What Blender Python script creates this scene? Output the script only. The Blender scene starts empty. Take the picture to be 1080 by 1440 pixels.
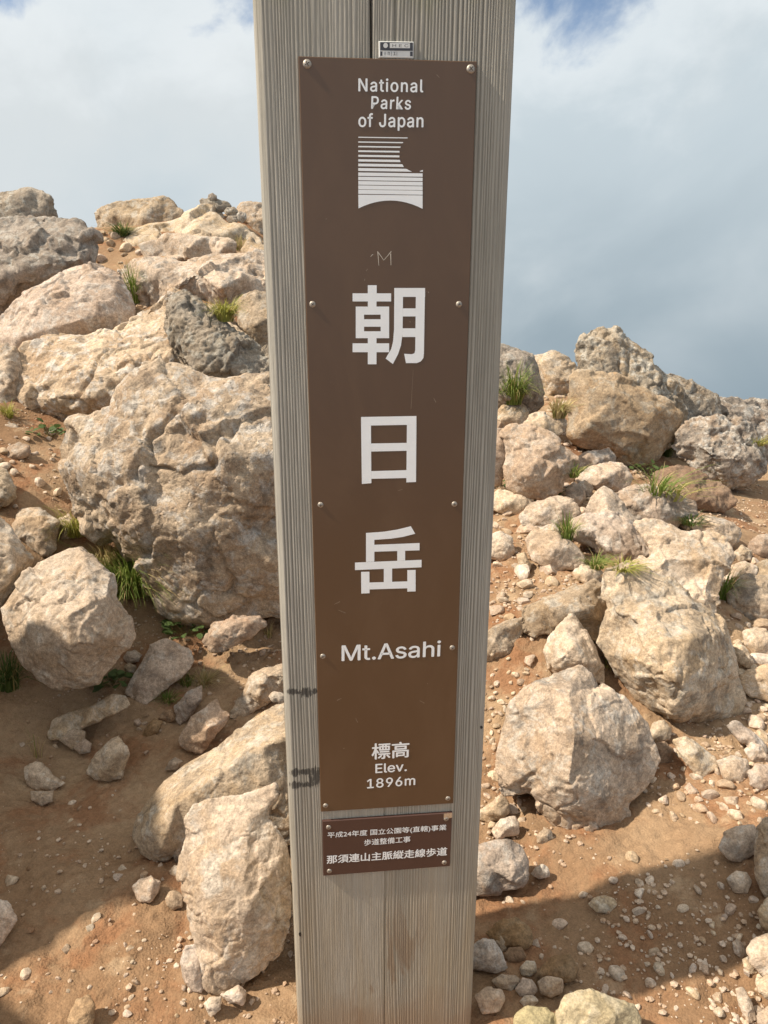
import bpy, bmesh, math, random
import numpy as np
from mathutils import Vector, Matrix
from mathutils.geometry import delaunay_2d_cdt, tessellate_polygon

# ------------------------------------------------------------------ camera, sky, sun, exposure
SC = bpy.context.scene
COL = SC.collection
PITCH, CAMH, FPX = 0.2904, 1.22, 1040.0
cam = bpy.data.cameras.new('camera')
cam.sensor_fit = 'VERTICAL'; cam.sensor_height = 36.0; cam.sensor_width = 27.0
cam.lens = 36.0 * FPX / 1440.0
cam.clip_start = 0.05; cam.clip_end = 2000
camo = bpy.data.objects.new('camera', cam); COL.objects.link(camo)
camo.location = (0, 0, CAMH); camo.rotation_euler = (math.pi / 2 - PITCH, 0, 0)
SC.camera = camo

SUN_EL = math.radians(49)
sv = Vector((-0.984, -0.178, 0)).normalized()
SUNV = Vector((sv.x * math.cos(SUN_EL), sv.y * math.cos(SUN_EL), math.sin(SUN_EL)))
sun = bpy.data.lights.new('sun', 'SUN'); sun.energy = 4.7; sun.angle = math.radians(1.3)
sun.color = (1.0, 0.88, 0.725)
suno = bpy.data.objects.new('sun', sun); COL.objects.link(suno)
suno.rotation_euler = SUNV.to_track_quat('Z', 'Y').to_euler()
suno.location = (-4, -2, 6)

SC.view_settings.view_transform = 'Standard'
SC.view_settings.look = 'None'
SC.view_settings.exposure = 0.47
SC.view_settings.gamma = 1.0
SC.view_settings.use_curve_mapping = False
SC.cycles.max_bounces = 4
SC.cycles.diffuse_bounces = 3
SC.cycles.use_adaptive_sampling = True
SC.cycles.adaptive_threshold = 0.02
SC.cycles.use_denoising = True


class NT:
    """small node-tree helper"""
    def __init__(s, tree):
        s.t = tree; s.n = tree.nodes; s.l = tree.links; s.n.clear()

    def add(s, typ, ins=None, **kw):
        nd = s.n.new(typ)
        for k, v in kw.items():
            setattr(nd, k, v)
        for k, v in (ins or {}).items():
            s.set(nd.inputs[k], v)
        return nd

    def set(s, sock, v):
        if isinstance(v, bpy.types.NodeSocket):
            s.l.new(v, sock)
        elif isinstance(v, bpy.types.Node):
            s.l.new(v.outputs[0], sock)
        else:
            if sock.type == 'RGBA' and len(v) == 3:
                v = (*v, 1)
            sock.default_value = v

    def math(s, op, a, b=0.0, c=0.0):
        nd = s.add('ShaderNodeMath', operation=op)
        s.set(nd.inputs[0], a); s.set(nd.inputs[1], b); s.set(nd.inputs[2], c)
        return nd.outputs[0]

    def noise(s, vec, scale, detail=4, rough=0.55, dist=0.0):
        nd = s.add('ShaderNodeTexNoise', {'Vector': vec, 'Scale': scale, 'Detail': detail, 'Roughness': rough, 'Distortion': dist})
        return nd.outputs[0]

    def voro(s, vec, scale, feature='F1', rnd=1.0):
        nd = s.add('ShaderNodeTexVoronoi', {'Vector': vec, 'Scale': scale, 'Randomness': rnd}, feature=feature)
        return nd.outputs['Distance']

    def step(s, v, lo, hi):
        nd = s.add('ShaderNodeMapRange', {'Value': v, 'From Min': lo, 'From Max': hi, 'To Min': 0.0, 'To Max': 1.0})
        nd.interpolation_type = 'SMOOTHSTEP'
        return nd.outputs[0]

    def lin(s, v, lo, hi, a, b):
        return s.add('ShaderNodeMapRange', {'Value': v, 'From Min': lo, 'From Max': hi, 'To Min': a, 'To Max': b}).outputs[0]

    def mix(s, f, a, b, mode='MIX'):
        nd = s.add('ShaderNodeMix', data_type='RGBA', blend_type=mode)
        s.set(nd.inputs[0], f); s.set(nd.inputs[6], a); s.set(nd.inputs[7], b)
        return nd.outputs[2]

    def scale3(s, vec, v):
        nd = s.add('ShaderNodeVectorMath', operation='MULTIPLY')
        s.set(nd.inputs[0], vec); nd.inputs[1].default_value = v
        return nd.outputs[0]

    def addv(s, vec, v):
        nd = s.add('ShaderNodeVectorMath', operation='ADD')
        s.set(nd.inputs[0], vec); s.set(nd.inputs[1], v)
        return nd.outputs[0]


# --- world: Nishita sky seen through broken mountain cloud and mist
W = bpy.data.worlds.new('World'); SC.world = W; W.use_nodes = True
n = NT(W.node_tree)
sky = n.add('ShaderNodeTexSky', sky_type='NISHITA')
sky.sun_disc = False; sky.sun_elevation = SUN_EL
sky.sun_rotation = math.atan2(SUNV.x, SUNV.y); sky.altitude = 1896
sky.air_density = 1.0; sky.dust_density = 1.6
skyc = n.mix(1.0, sky.outputs[0], (0.115, 0.108, 0.100), 'MULTIPLY')
tc = n.add('ShaderNodeTexCoord')
d = tc.outputs['Generated']
sep = n.add('ShaderNodeSeparateXYZ', {0: d})
el = sep.outputs['Z']; ax = sep.outputs['X']
d2 = n.scale3(d, (1.0, 1.0, 1.35))
big = n.noise(d2, 1.7, 6, 0.55, 0.4)
puff = n.noise(n.addv(d2, (3.1, 1.7, 0.4)), 4.6, 8, 0.58, 0.3)
wisp = n.noise(n.addv(d2, (7.3, 2.2, 5.4)), 2.6, 5, 0.5, 0.6)
# cloud cover is complete near and below the horizon and breaks up higher in the sky
cov = n.math('ADD', n.math('MULTIPLY', puff, 0.62), n.math('MULTIPLY', big, 0.50))
cov = n.math('SUBTRACT', cov, n.math('MULTIPLY', n.math('MINIMUM', el, 0.31), 1.95))
cov = n.math('ADD', cov, n.math('MULTIPLY', n.step(el, 0.38, 0.62), 0.12))
mask = n.step(cov, -0.050, 0.045)
tow = n.math('MULTIPLY', n.math('ADD', n.math('MULTIPLY', ax, SUNV.x), n.math('MULTIPLY', sep.outputs['Y'], SUNV.y)), 0.30)   # clouds towards the sun are paler
thick = n.step(n.math('ADD', wisp, tow), 0.30, 0.68)
# distant mist below eye level is blue-grey, cloud above it is paler
hz = n.step(n.math('ADD', n.math('ADD', el, n.math('MULTIPLY', tow, 0.5)), n.math('MULTIPLY', n.math('SUBTRACT', wisp, 0.5), 0.25)), -0.24, 0.15)
misty = n.mix(hz, (0.200, 0.258, 0.300), (0.425, 0.485, 0.520))
bright = n.mix(thick, misty, (0.505, 0.540, 0.555))
edge = n.math('MULTIPLY', n.step(cov, 0.22, 0.03), n.step(el, 0.05, 0.2))
bright = n.mix(n.math('MULTIPLY', edge, 0.5), bright, (0.66, 0.69, 0.705))
bright = n.mix(n.step(el, 0.35, 0.8), bright, (0.66, 0.645, 0.615))
final = n.mix(mask, skyc, n.mix(hz, misty, bright))
bg = n.add('ShaderNodeBackground', {'Color': final, 'Strength': 1.0})
n.add('ShaderNodeOutputWorld', {'Surface': bg.outputs[0]})

# ------------------------------------------------------------------ camera geometry helpers (survey of the photograph)
CAMP = np.array([0.0, 0.0, CAMH])
cp, sp_ = math.cos(PITCH), math.sin(PITCH)


def rays(px, py):
    x = (np.asarray(px, float) - 540) / FPX; y = (720 - np.asarray(py, float)) / FPX
    return np.stack([x, cp + y * sp_, -sp_ + y * cp], -1)


def pt(px, py, t):
    return CAMP + rays(px, py) * np.asarray(t)[..., None]


# ------------------------------------------------------------------ numpy noise
_G = np.array([[1, 1, 0], [-1, 1, 0], [1, -1, 0], [-1, -1, 0], [1, 0, 1], [-1, 0, 1], [1, 0, -1], [-1, 0, -1],
               [0, 1, 1], [0, -1, 1], [0, 1, -1], [0, -1, -1], [1, 1, 0], [-1, 1, 0], [0, -1, 1], [0, -1, -1]], float)
_P = np.random.RandomState(7).permutation(256)
_P = np.concatenate([_P, _P, _P])


def perlin(p):
    i = np.floor(p).astype(np.int64); f = p - i; i &= 255
    w = f * f * f * (f * (f * 6 - 15) + 10)
    out = 0.0
    for dx in (0, 1):
        wx = w[:, 0] if dx else 1 - w[:, 0]
        hx = _P[i[:, 0] + dx]
        for dy in (0, 1):
            wy = w[:, 1] if dy else 1 - w[:, 1]
            hy = _P[hx + i[:, 1] + dy]
            for dz in (0, 1):
                wz = w[:, 2] if dz else 1 - w[:, 2]
                g = _G[_P[hy + i[:, 2] + dz] & 15]
                out = out + wx * wy * wz * (g[:, 0] * (f[:, 0] - dx) + g[:, 1] * (f[:, 1] - dy) + g[:, 2] * (f[:, 2] - dz))
    return out


def fbm(p, octv=4, gain=0.5, ridged=False):
    a, s, fr = 1.0, 0.0, 1.0
    for k in range(octv):
        v = perlin(p * fr + k * 17.3)
        s = s + a * ((1 - 2 * np.abs(v)) - 0.5 if ridged else v)
        a *= gain; fr *= 2.03
    return s


def worley(p):
    i = np.floor(p).astype(np.int64); best = np.full(len(p), 9.0); sec = best.copy()
    for dx in (-1, 0, 1):
        for dy in (-1, 0, 1):
            for dz in (-1, 0, 1):
                c = i + (dx, dy, dz)
                h = _P[(_P[(_P[c[:, 0] & 255] + c[:, 1]) & 255] + c[:, 2]) & 255]
                q = c + np.stack([_P[h] / 255.0, _P[h + 57] / 255.0, _P[h + 131] / 255.0], -1)
                dd = ((p - q) ** 2).sum(1)
                sec = np.minimum(sec, np.maximum(best, dd)); best = np.minimum(best, dd)
    return np.sqrt(best), np.sqrt(sec)


def facet(p):
    """piecewise flat noise: every cell is a tilted plane, like faces split off a block"""
    i = np.floor(p).astype(np.int64); best = np.full(len(p), 9.0); Q = np.zeros_like(p); H = np.zeros(len(p), np.int64)
    for dx in (-1, 0, 1):
        for dy in (-1, 0, 1):
            for dz in (-1, 0, 1):
                c = i + (dx, dy, dz)
                h = _P[(_P[(_P[c[:, 0] & 255] + c[:, 1]) & 255] + c[:, 2]) & 255]
                q = c + np.stack([_P[h] / 255.0, _P[h + 57] / 255.0, _P[h + 131] / 255.0], -1)
                dd = ((p - q) ** 2).sum(1); m = dd < best
                best = np.where(m, dd, best); Q[m] = q[m]; H = np.where(m, h, H)
    g = np.stack([_P[H + 11], _P[H + 71], _P[H + 171]], -1) / 127.5 - 1
    return ((p - Q) * g).sum(1) + (_P[H + 211] / 255.0 - 0.5) * 0.28


# ------------------------------------------------------------------ object helpers
def link(o, parent=None):
    COL.objects.link(o)
    if parent:
        o.parent = parent
    return o


def mesh_obj(name, verts, faces, mat=None, parent=None, smooth=False):
    me = bpy.data.meshes.new(name)
    me.from_pydata([tuple(v) for v in verts], [], faces); me.update()
    if smooth:
        me.shade_smooth()
    if mat:
        me.materials.append(mat)
    return link(bpy.data.objects.new(name, me), parent)


def tag(o, label, cat=None, group=None):
    o['label'] = label
    if cat:
        o['category'] = cat
    if group:
        o['group'] = group
    return o


def mat_new(name):
    m = bpy.data.materials.new(name); m.use_nodes = True
    t = NT(m.node_tree)
    b = t.add('ShaderNodeBsdfPrincipled')
    t.add('ShaderNodeOutputMaterial', {'Surface': b.outputs[0]})
    return m, t, b


# ------------------------------------------------------------------ materials
def rock_material(name, a, b, stain, lichen, lich_amt, dark_amt, stain_amt=0.5, bump=1.0, pits=0.5, fs=1.0):
    m, t, bs = mat_new(name)
    tc = t.add('ShaderNodeTexCoord'); oi = t.add('ShaderNodeObjectInfo')
    rnd = oi.outputs['Random']
    cmb = t.add('ShaderNodeCombineXYZ', {0: t.math('MULTIPLY', rnd, 37.0), 1: t.math('MULTIPLY', rnd, 91.0), 2: t.math('MULTIPLY', rnd, 53.0)})
    v = t.addv(t.scale3(tc.outputs['Object'], (fs, fs, fs)), cmb.outputs[0])
    n1 = t.noise(v, 4.5, 4, 0.6, 0.3)
    n2 = t.noise(v, 13.0, 6, 0.66, 0.4)
    n3 = t.noise(v, 85.0, 4, 0.7)
    n4 = t.noise(t.addv(v, (5, 9, 2)), 6.5, 5, 0.62, 0.8)
    n5 = t.noise(t.addv(v, (1, 4, 8)), 17.0, 5, 0.7, 0.5)
    grit = t.noise(v, 260.0, 2, 0.7)
    col = t.mix(t.step(n1, 0.33, 0.67), a, b)
    col = t.mix(t.math('MULTIPLY', t.step(n4, 0.47, 0.63), stain_amt), col, stain)
    col = t.mix(t.math('MULTIPLY', t.step(n5, 0.53 - 0.08 * lich_amt, 0.62), min(1, lich_amt)), col, lichen)
    dk = t.step(n2, 0.54 - 0.08 * dark_amt, 0.66)
    col = t.mix(t.math('MULTIPLY', dk, min(0.75, dark_amt)), col, (0.085, 0.078, 0.070))
    col = t.mix(1.0, col, t.lin(n3, 0.30, 0.70, 0.66, 1.30), 'MULTIPLY')
    col = t.mix(1.0, col, t.lin(grit, 0.3, 0.7, 0.76, 1.22), 'MULTIPLY')
    hsv = t.add('ShaderNodeHueSaturation', {'Hue': t.lin(rnd, 0, 1, 0.492, 0.506), 'Saturation': t.lin(rnd, 0, 1, 0.88, 1.08),
                                            'Value': t.lin(t.math('FRACT', t.math('MULTIPLY', rnd, 13.7)), 0, 1, 0.86, 1.12), 'Color': col})
    t.set(bs.inputs['Base Color'], hsv.outputs[0])
    bs.inputs['Roughness'].default_value = 0.93
    bs.inputs['Specular IOR Level'].default_value = 0.22
    pit = t.step(t.voro(t.addv(v, t.scale3(t.add('ShaderNodeTexNoise', {'Vector': v, 'Scale': 30.0}).outputs[1], (0.03, 0.03, 0.03))), 48.0), 0.0, 0.42)
    h = t.math('ADD', t.math('MULTIPLY', t.noise(v, 26.0, 6, 0.66, 0.5), 1.0), t.math('MULTIPLY', pit, 0.30 * pits))
    h = t.math('ADD', h, t.math('MULTIPLY', n3, 0.38))
    h = t.math('ADD', h, t.math('MULTIPLY', grit, 0.16))
    bp = t.add('ShaderNodeBump', {'Height': h, 'Distance': 0.008 * bump, 'Strength': 0.8})
    t.set(bs.inputs['Normal'], bp.outputs[0])
    return m


ROCK = {
    'tan': rock_material('tan_rock', (0.365, 0.278, 0.197), (0.49, 0.393, 0.295), (0.33, 0.225, 0.130), (0.50, 0.48, 0.43), 0.5, 0.52),
    'pale': rock_material('pale_rock', (0.445, 0.343, 0.244), (0.55, 0.447, 0.340), (0.40, 0.280, 0.165), (0.60, 0.57, 0.505), 0.45, 0.28, 0.55, 0.9, 0.3),
    'pink': rock_material('pinkish_rock', (0.42, 0.305, 0.215), (0.54, 0.42, 0.315), (0.40, 0.26, 0.15), (0.55, 0.52, 0.46), 0.4, 0.3, 0.5),
    'rough': rock_material('pitted_rock', (0.385, 0.288, 0.198), (0.54, 0.430, 0.312), (0.33, 0.225, 0.145), (0.56, 0.545, 0.51), 0.6, 0.5, 0.5, 1.5, 1.0),
    'grey': rock_material('lichen_grey_rock', (0.27, 0.222, 0.168), (0.39, 0.335, 0.265), (0.29, 0.195, 0.11), (0.50, 0.48, 0.425), 0.75, 0.85, 0.5, 1.7, 1.0),
    'dark': rock_material('weathered_grey_rock', (0.25, 0.205, 0.155), (0.36, 0.305, 0.24), (0.21, 0.165, 0.11), (0.43, 0.42, 0.37), 0.55, 0.6, 0.5, 1.2, 0.6),
    'orange': rock_material('ochre_rock', (0.365, 0.265, 0.175), (0.46, 0.355, 0.255), (0.33, 0.205, 0.115), (0.45, 0.42, 0.36), 0.5, 0.42, 0.55, 1.1, 0.5),
    'brown': rock_material('earthy_rock', (0.23, 0.145, 0.082), (0.33, 0.225, 0.138), (0.24, 0.13, 0.06), (0.38, 0.31, 0.22), 0.2, 0.15, 0.4, 1.0, 0.4),
    'pebble': rock_material('pebble_stone', (0.47, 0.365, 0.262), (0.58, 0.475, 0.36), (0.40, 0.27, 0.16), (0.60, 0.56, 0.49), 0.3, 0.12, 0.5, 0.06, 0.3, 0.02),
    'pebble_tan': rock_material('pebble_tan_stone', (0.38, 0.275, 0.185), (0.47, 0.365, 0.265), (0.36, 0.225, 0.125), (0.48, 0.43, 0.36), 0.3, 0.15, 0.5, 0.06, 0.3, 0.02),
    'pebble_brown': rock_material('pebble_brown_stone', (0.27, 0.165, 0.095), (0.37, 0.245, 0.15), (0.26, 0.13, 0.06), (0.40, 0.32, 0.22), 0.2, 0.1, 0.5, 0.06, 0.3, 0.02),
    'yellow': rock_material('yellowish_rock', (0.40, 0.335, 0.20), (0.50, 0.42, 0.255), (0.42, 0.31, 0.14), (0.52, 0.48, 0.38), 0.3, 0.1, 0.4, 0.8, 0.3),
}

# ------------------------------------------------------------------ terrain height field
TCP = []        # control points x,y,z


def tcp(px, py, t):
    TCP.append(pt(px, py, np.array(float(t))))


for q in [(60, 1250, 0), (300, 1430, 0), (700, 1430, 0), (540, 1440, 0), (1000, 1420, 0), (900, 1250, 0.025), (1040, 1230, 0.07), (980, 1170, 0.07), (700, 1150, 0.0), (200, 1100, 0.0), (20, 1050, 0.02),
          (1060, 1120, 0.09), (740, 1130, 0.02), (330, 940, 0.06), (120, 985, 0.05), (240, 960, 0.05), (930, 1040, 0.06), (1060, 1000, 0.10)]:
    r = rays(q[0], q[1]); t = (q[2] - CAMH) / r[2]; TCP.append(CAMP + r * t)
for q in [(290, 885, 2.46), (380, 905, 2.42), (15, 960, 2.15), (50, 775, 2.5), (60, 680, 2.72), (20, 700, 2.55), (60, 610, 3.0),
          (10, 570, 3.05), (130, 480, 3.75), (330, 470, 3.6), (190, 430, 3.95), (310, 440, 3.75), (0, 440, 4.3), (150, 375, 4.7), (330, 350, 4.9), (300, 300, 5.5), (50, 320, 5.1), (350, 300, 5.5),
          (700, 720, 3.05), (700, 800, 2.68), (760, 830, 2.45), (730, 960, 2.08), (700, 1020, 2.02), (1050, 870, 2.55), (1060, 800, 2.85),
          (1040, 700, 3.7), (1060, 740, 3.35), (780, 560, 5.0), (790, 530, 5.5), (720, 590, 3.95), (830, 680, 3.4), (940, 700, 3.35),
          (880, 650, 3.95), (1000, 650, 4.3), (1080, 650, 4.3), (850, 560, 4.9), (980, 590, 4.7), (1075, 600, 4.9), (770, 515, 5.8), (930, 800, 2.65), (990, 830, 2.6), (850, 940, 2.1)]:
    tcp(*q)
for q in [(-2.5, 0.5, 0), (-2.2, 1.6, 0.12), (-3.2, 3, 0.75), (0, 0.2, 0), (2.2, 0.5, -0.05), (0, -1, 0), (-2.5, -1.5, 0), (2.5, -1.5, -0.1), (2.4, 2.0, 0.0), (3.4, 3.4, 0.1), (0.0, 1.6, 0.0),
          (0.0, 2.6, 0.15), (0.05, 3.6, 0.45), (0.0, 4.8, 0.75), (0.2, 6.0, 0.85), (-1.8, 6.5, 1.6), (-3.5, 5.0, 1.4), (2.8, 5.0, 0.3), (4.2, 4.8, 0.15), (1.4, 6.3, 0.55)]:
    TCP.append(np.array(q, float))
TCP = np.array(TCP)
_K = lambda r2: np.sqrt(r2 + 0.09)
_d2 = ((TCP[:, None, :2] - TCP[None, :, :2]) ** 2).sum(-1)
_n = len(TCP)
_A = np.zeros((_n + 1, _n + 1)); _A[:_n, :_n] = _K(_d2) - np.eye(_n) * 0.012; _A[:_n, _n] = 1; _A[_n, :_n] = 1
_w = np.linalg.solve(_A, np.r_[TCP[:, 2], 0])


def zg(x, y):
    x = np.atleast_1d(np.asarray(x, float)); y = np.atleast_1d(np.asarray(y, float))
    out = np.full(x.shape, _w[_n])
    for k in range(_n):
        out += _w[k] * _K((x - TCP[k, 0]) ** 2 + (y - TCP[k, 1]) ** 2)
    r = np.hypot(x, y - 2.0)
    s = np.clip((r - 3.6) / 4.0, 0, 1); s = s * s * (3 - 2 * s)
    far = -0.55 * np.maximum(r - 4.5, 0) - 0.004 * np.maximum(r - 4.5, 0) ** 2
    return out * (1 - s) + (np.clip(out, -0.3, 1.6) * 0.9 + far) * s


def ground_t(px, py, far=8.0):
    """distance factor at which the view ray through a photo point meets the ground"""
    r = rays(px, py); ts = np.linspace(0.9, far, 700)
    P = CAMP + r * ts[:, None]
    below = P[:, 2] < zg(P[:, 0], P[:, 1])
    return ts[np.argmax(below)] if below.any() else far


def signed_pow(u, k):
    return np.sign(u) * np.abs(u) ** k


NU = 620
u = np.linspace(-1, 1, NU)
gx = 2.3 * u + 150 * signed_pow(u, 9)
gy = 1.9 + 2.3 * u + 150 * signed_pow(u, 9)
X, Y = np.meshgrid(gx, gy)
X = X.ravel(); Y = Y.ravel()
Z = zg(X, Y)
near = np.exp(-(np.hypot(X, Y - 2) / 6) ** 2)
q3 = np.stack([X, Y, np.zeros_like(X)], -1)
Z += near * (0.020 * fbm(q3 * 2.7, 3) + 0.011 * fbm(q3 * 11 + 5, 4, 0.55) + 0.0085 * np.clip(fbm(q3 * 42 + 9, 3, 0.6), -0.15, 1))
idx = np.arange(NU * NU).reshape(NU, NU)
F = np.stack([idx[:-1, :-1], idx[:-1, 1:], idx[1:, 1:], idx[1:, :-1]], -1).reshape(-1, 4)
gm, t, bs = mat_new('trodden_dirt')
geo = t.add('ShaderNodeNewGeometry'); v = geo.outputs['Position']
a = t.noise(v, 1.5, 5, 0.55, 0.3); b = t.noise(t.addv(v, (4, 4, 4)), 6.0, 7, 0.6, 0.4); c = t.noise(v, 60, 6, 0.7); g = t.noise(v, 330, 3, 0.7)
col = t.mix(t.step(a, 0.36, 0.64), (0.245, 0.150, 0.084), (0.360, 0.252, 0.155))
col = t.mix(t.math('MULTIPLY', t.step(b, 0.47, 0.64), 0.72), col, (0.255, 0.122, 0.060))
col = t.mix(t.math('MULTIPLY', t.step(t.noise(t.addv(v, (9, 1, 3)), 9, 7, 0.65), 0.56, 0.68), 0.5), col, (0.46, 0.345, 0.225))
col = t.mix(1.0, col, t.lin(c, 0.25, 0.75, 0.76, 1.22), 'MULTIPLY')
col = t.mix(1.0, col, t.lin(g, 0.25, 0.75, 0.80, 1.20), 'MULTIPLY')
t.set(bs.inputs['Base Color'], col)
bs.inputs['Roughness'].default_value = 0.97; bs.inputs['Specular IOR Level'].default_value = 0.15
gr = t.math('SUBTRACT', 0.5, t.voro(v, 190)); gr2 = t.math('SUBTRACT', 0.5, t.voro(v, 85))
h = t.math('ADD', t.math('MULTIPLY', t.noise(v, 34, 8, 0.65), 1.0), t.math('ADD', t.math('MULTIPLY', gr, 0.25), t.math('MULTIPLY', gr2, t.math('MULTIPLY', t.step(b, 0.45, 0.6), 0.35))))
h = t.math('ADD', h, t.math('MULTIPLY', g, 0.15))
t.set(bs.inputs['Normal'], t.add('ShaderNodeBump', {'Height': h, 'Distance': 0.008, 'Strength': 0.8}).outputs[0])
me = bpy.data.meshes.new('ground')
me.vertices.add(len(X)); me.vertices.foreach_set('co', np.stack([X, Y, Z], -1).ravel())
me.loops.add(F.size); me.loops.foreach_set('vertex_index', F.ravel().astype(np.int32))
me.polygons.add(len(F)); me.polygons.foreach_set('loop_start', np.arange(0, F.size, 4, dtype=np.int32))
me.update(calc_edges=True); me.shade_smooth(); me.materials.append(gm)
ground = link(bpy.data.objects.new('ground', me)); ground['kind'] = 'structure'

# ------------------------------------------------------------------ rocks
DEPS = None
SEED = [11]


def np_normals(V, T):
    fn = np.cross(V[T[:, 1]] - V[T[:, 0]], V[T[:, 2]] - V[T[:, 0]])
    N = np.zeros_like(V)
    for k in range(3):
        for ax_ in range(3):
            N[:, ax_] += np.bincount(T[:, k], fn[:, ax_], len(V))
    return N / np.maximum(np.linalg.norm(N, axis=1, keepdims=True), 1e-12)


def finish_rock(name, V, Fc, size, vox, mat, rough, smooth, pitted, seed, base):
    """closed rough shape -> even mesh -> chipped, weathered stone surface; origin at its foot"""
    me = bpy.data.meshes.new('tmp'); me.from_pydata([tuple(v) for v in V], [], Fc); me.update()
    o = bpy.data.objects.new('tmp', me); COL.objects.link(o)
    md = o.modifiers.new('r', 'REMESH'); md.mode = 'VOXEL'; md.voxel_size = vox
    dg = bpy.context.evaluated_depsgraph_get()
    m2 = bpy.data.meshes.new_from_object(o.evaluated_get(dg))
    bpy.data.objects.remove(o); bpy.data.meshes.remove(me)
    nv = len(m2.vertices); P = np.empty(nv * 3); m2.vertices.foreach_get('co', P); P = P.reshape(-1, 3)
    E = np.empty(len(m2.edges) * 2, np.int32); m2.edges.foreach_get('vertices', E); E = E.reshape(-1, 2)
    m2.calc_loop_triangles()
    T = np.empty(len(m2.loop_triangles) * 3, np.int32); m2.loop_triangles.foreach_get('vertices', T); T = T.reshape(-1, 3)
    deg = np.bincount(E.ravel(), minlength=nv)[:, None]
    deg = np.maximum(deg, 1)

    def relax(P, k, f=0.6):
        for _ in range(k):
            S = np.zeros_like(P)
            for ax_ in range(3):
                S[:, ax_] = np.bincount(E[:, 0], P[E[:, 1], ax_], nv) + np.bincount(E[:, 1], P[E[:, 0], ax_], nv)
            P = P + f * (S / deg - P)
        return P
    P = relax(P, smooth)
    N = np_normals(P, T)
    if (N * (P - P.mean(0))).sum() < 0:
        N = -N
    s3 = np.array([seed * 3.7 % 97, seed * 1.3 % 89, seed * 2.1 % 83])
    q = P + s3
    # flat fracture faces: shallow planes shear the corners off
    rr = np.random.RandomState(seed + 900)
    for k_ in range(4):
        nn = rr.normal(size=3); nn /= np.linalg.norm(nn)
        pr = P @ nn; e = pr.max() - pr.min(); lim = pr.max() - e * rr.uniform(0.004, 0.022)
        P = P - np.maximum(pr - lim, 0)[:, None] * nn * 0.95
    N = np_normals(P, T)
    if (N * (P - P.mean(0))).sum() < 0:
        N = -N
    q = P + s3
    wb = np.stack([fbm(q * (6 / size) + k_ * 9, 2) for k_ in range(3)], -1)
    disp = 0.030 * size * fbm(q * (2.2 / size), 2) * min(1.3, rough)
    disp += 0.42 * size * 0.115 * rough * facet(q * (2.4 / size) + 0.10 * wb)
    disp += 0.17 * size * 0.105 * rough * facet(q * (5.9 / size) + 0.16 * wb + 5) * np.clip(0.75 + 1.6 * fbm(q * (2 / size) + 40, 2), 0.1, 1.3)
    if size > 0.16:
        disp += 0.075 * size * 0.13 * rough * facet(q * (13.5 / size) + 0.2 * wb + 9) * np.clip(0.45 + 1.8 * fbm(q * (3 / size) + 60, 2), 0.0, 1.2)
    f2 = max(14.0, 10.0 / size)
    disp += 0.0030 * rough * min(1, size / 0.25) * fbm(q * f2 * 1.3 + 11, 4, 0.55)
    wq = q * (2.6 / size) + 0.35 * np.stack([fbm(q * (5 / size) + k_ * 9, 2) for k_ in range(3)], -1)
    w1, w2 = worley(wq)
    disp -= 0.032 * size * min(1.0, rough) * np.clip(1 - (w2 - w1) / 0.085, 0, 1) * np.clip(0.15 + 2.4 * fbm(q * (1.7 / size) + 77, 2), 0, 1)
    if pitted:
        w1, w2 = worley(q * 30)
        patch = np.clip(0.5 + 2.2 * fbm(q * 4 + 50, 2), 0, 1)
        disp -= pitted * 0.018 * np.clip(0.42 - w1, 0, 1) / 0.42 * patch
        w1, w2 = worley(q * 13 + 7)
        disp -= pitted * 0.030 * np.clip(0.40 - w1, 0, 1) / 0.40 * np.clip(0.2 + 2.0 * fbm(q * 2.3 + 20, 2), 0, 1)
        disp += pitted * 0.006 * fbm(q * 60, 3, 0.6)
    P = P + N * disp[:, None]
    P = relax(P, 1, 0.22)
    P -= base
    m2.vertices.foreach_set('co', P.ravel()); m2.name = name
    m2.update(); m2.shade_smooth()
    m2.materials.clear(); m2.materials.append(mat)
    ob = bpy.data.objects.new(name, m2); ob.location = base
    return link(ob)


TRI = [0]


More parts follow.
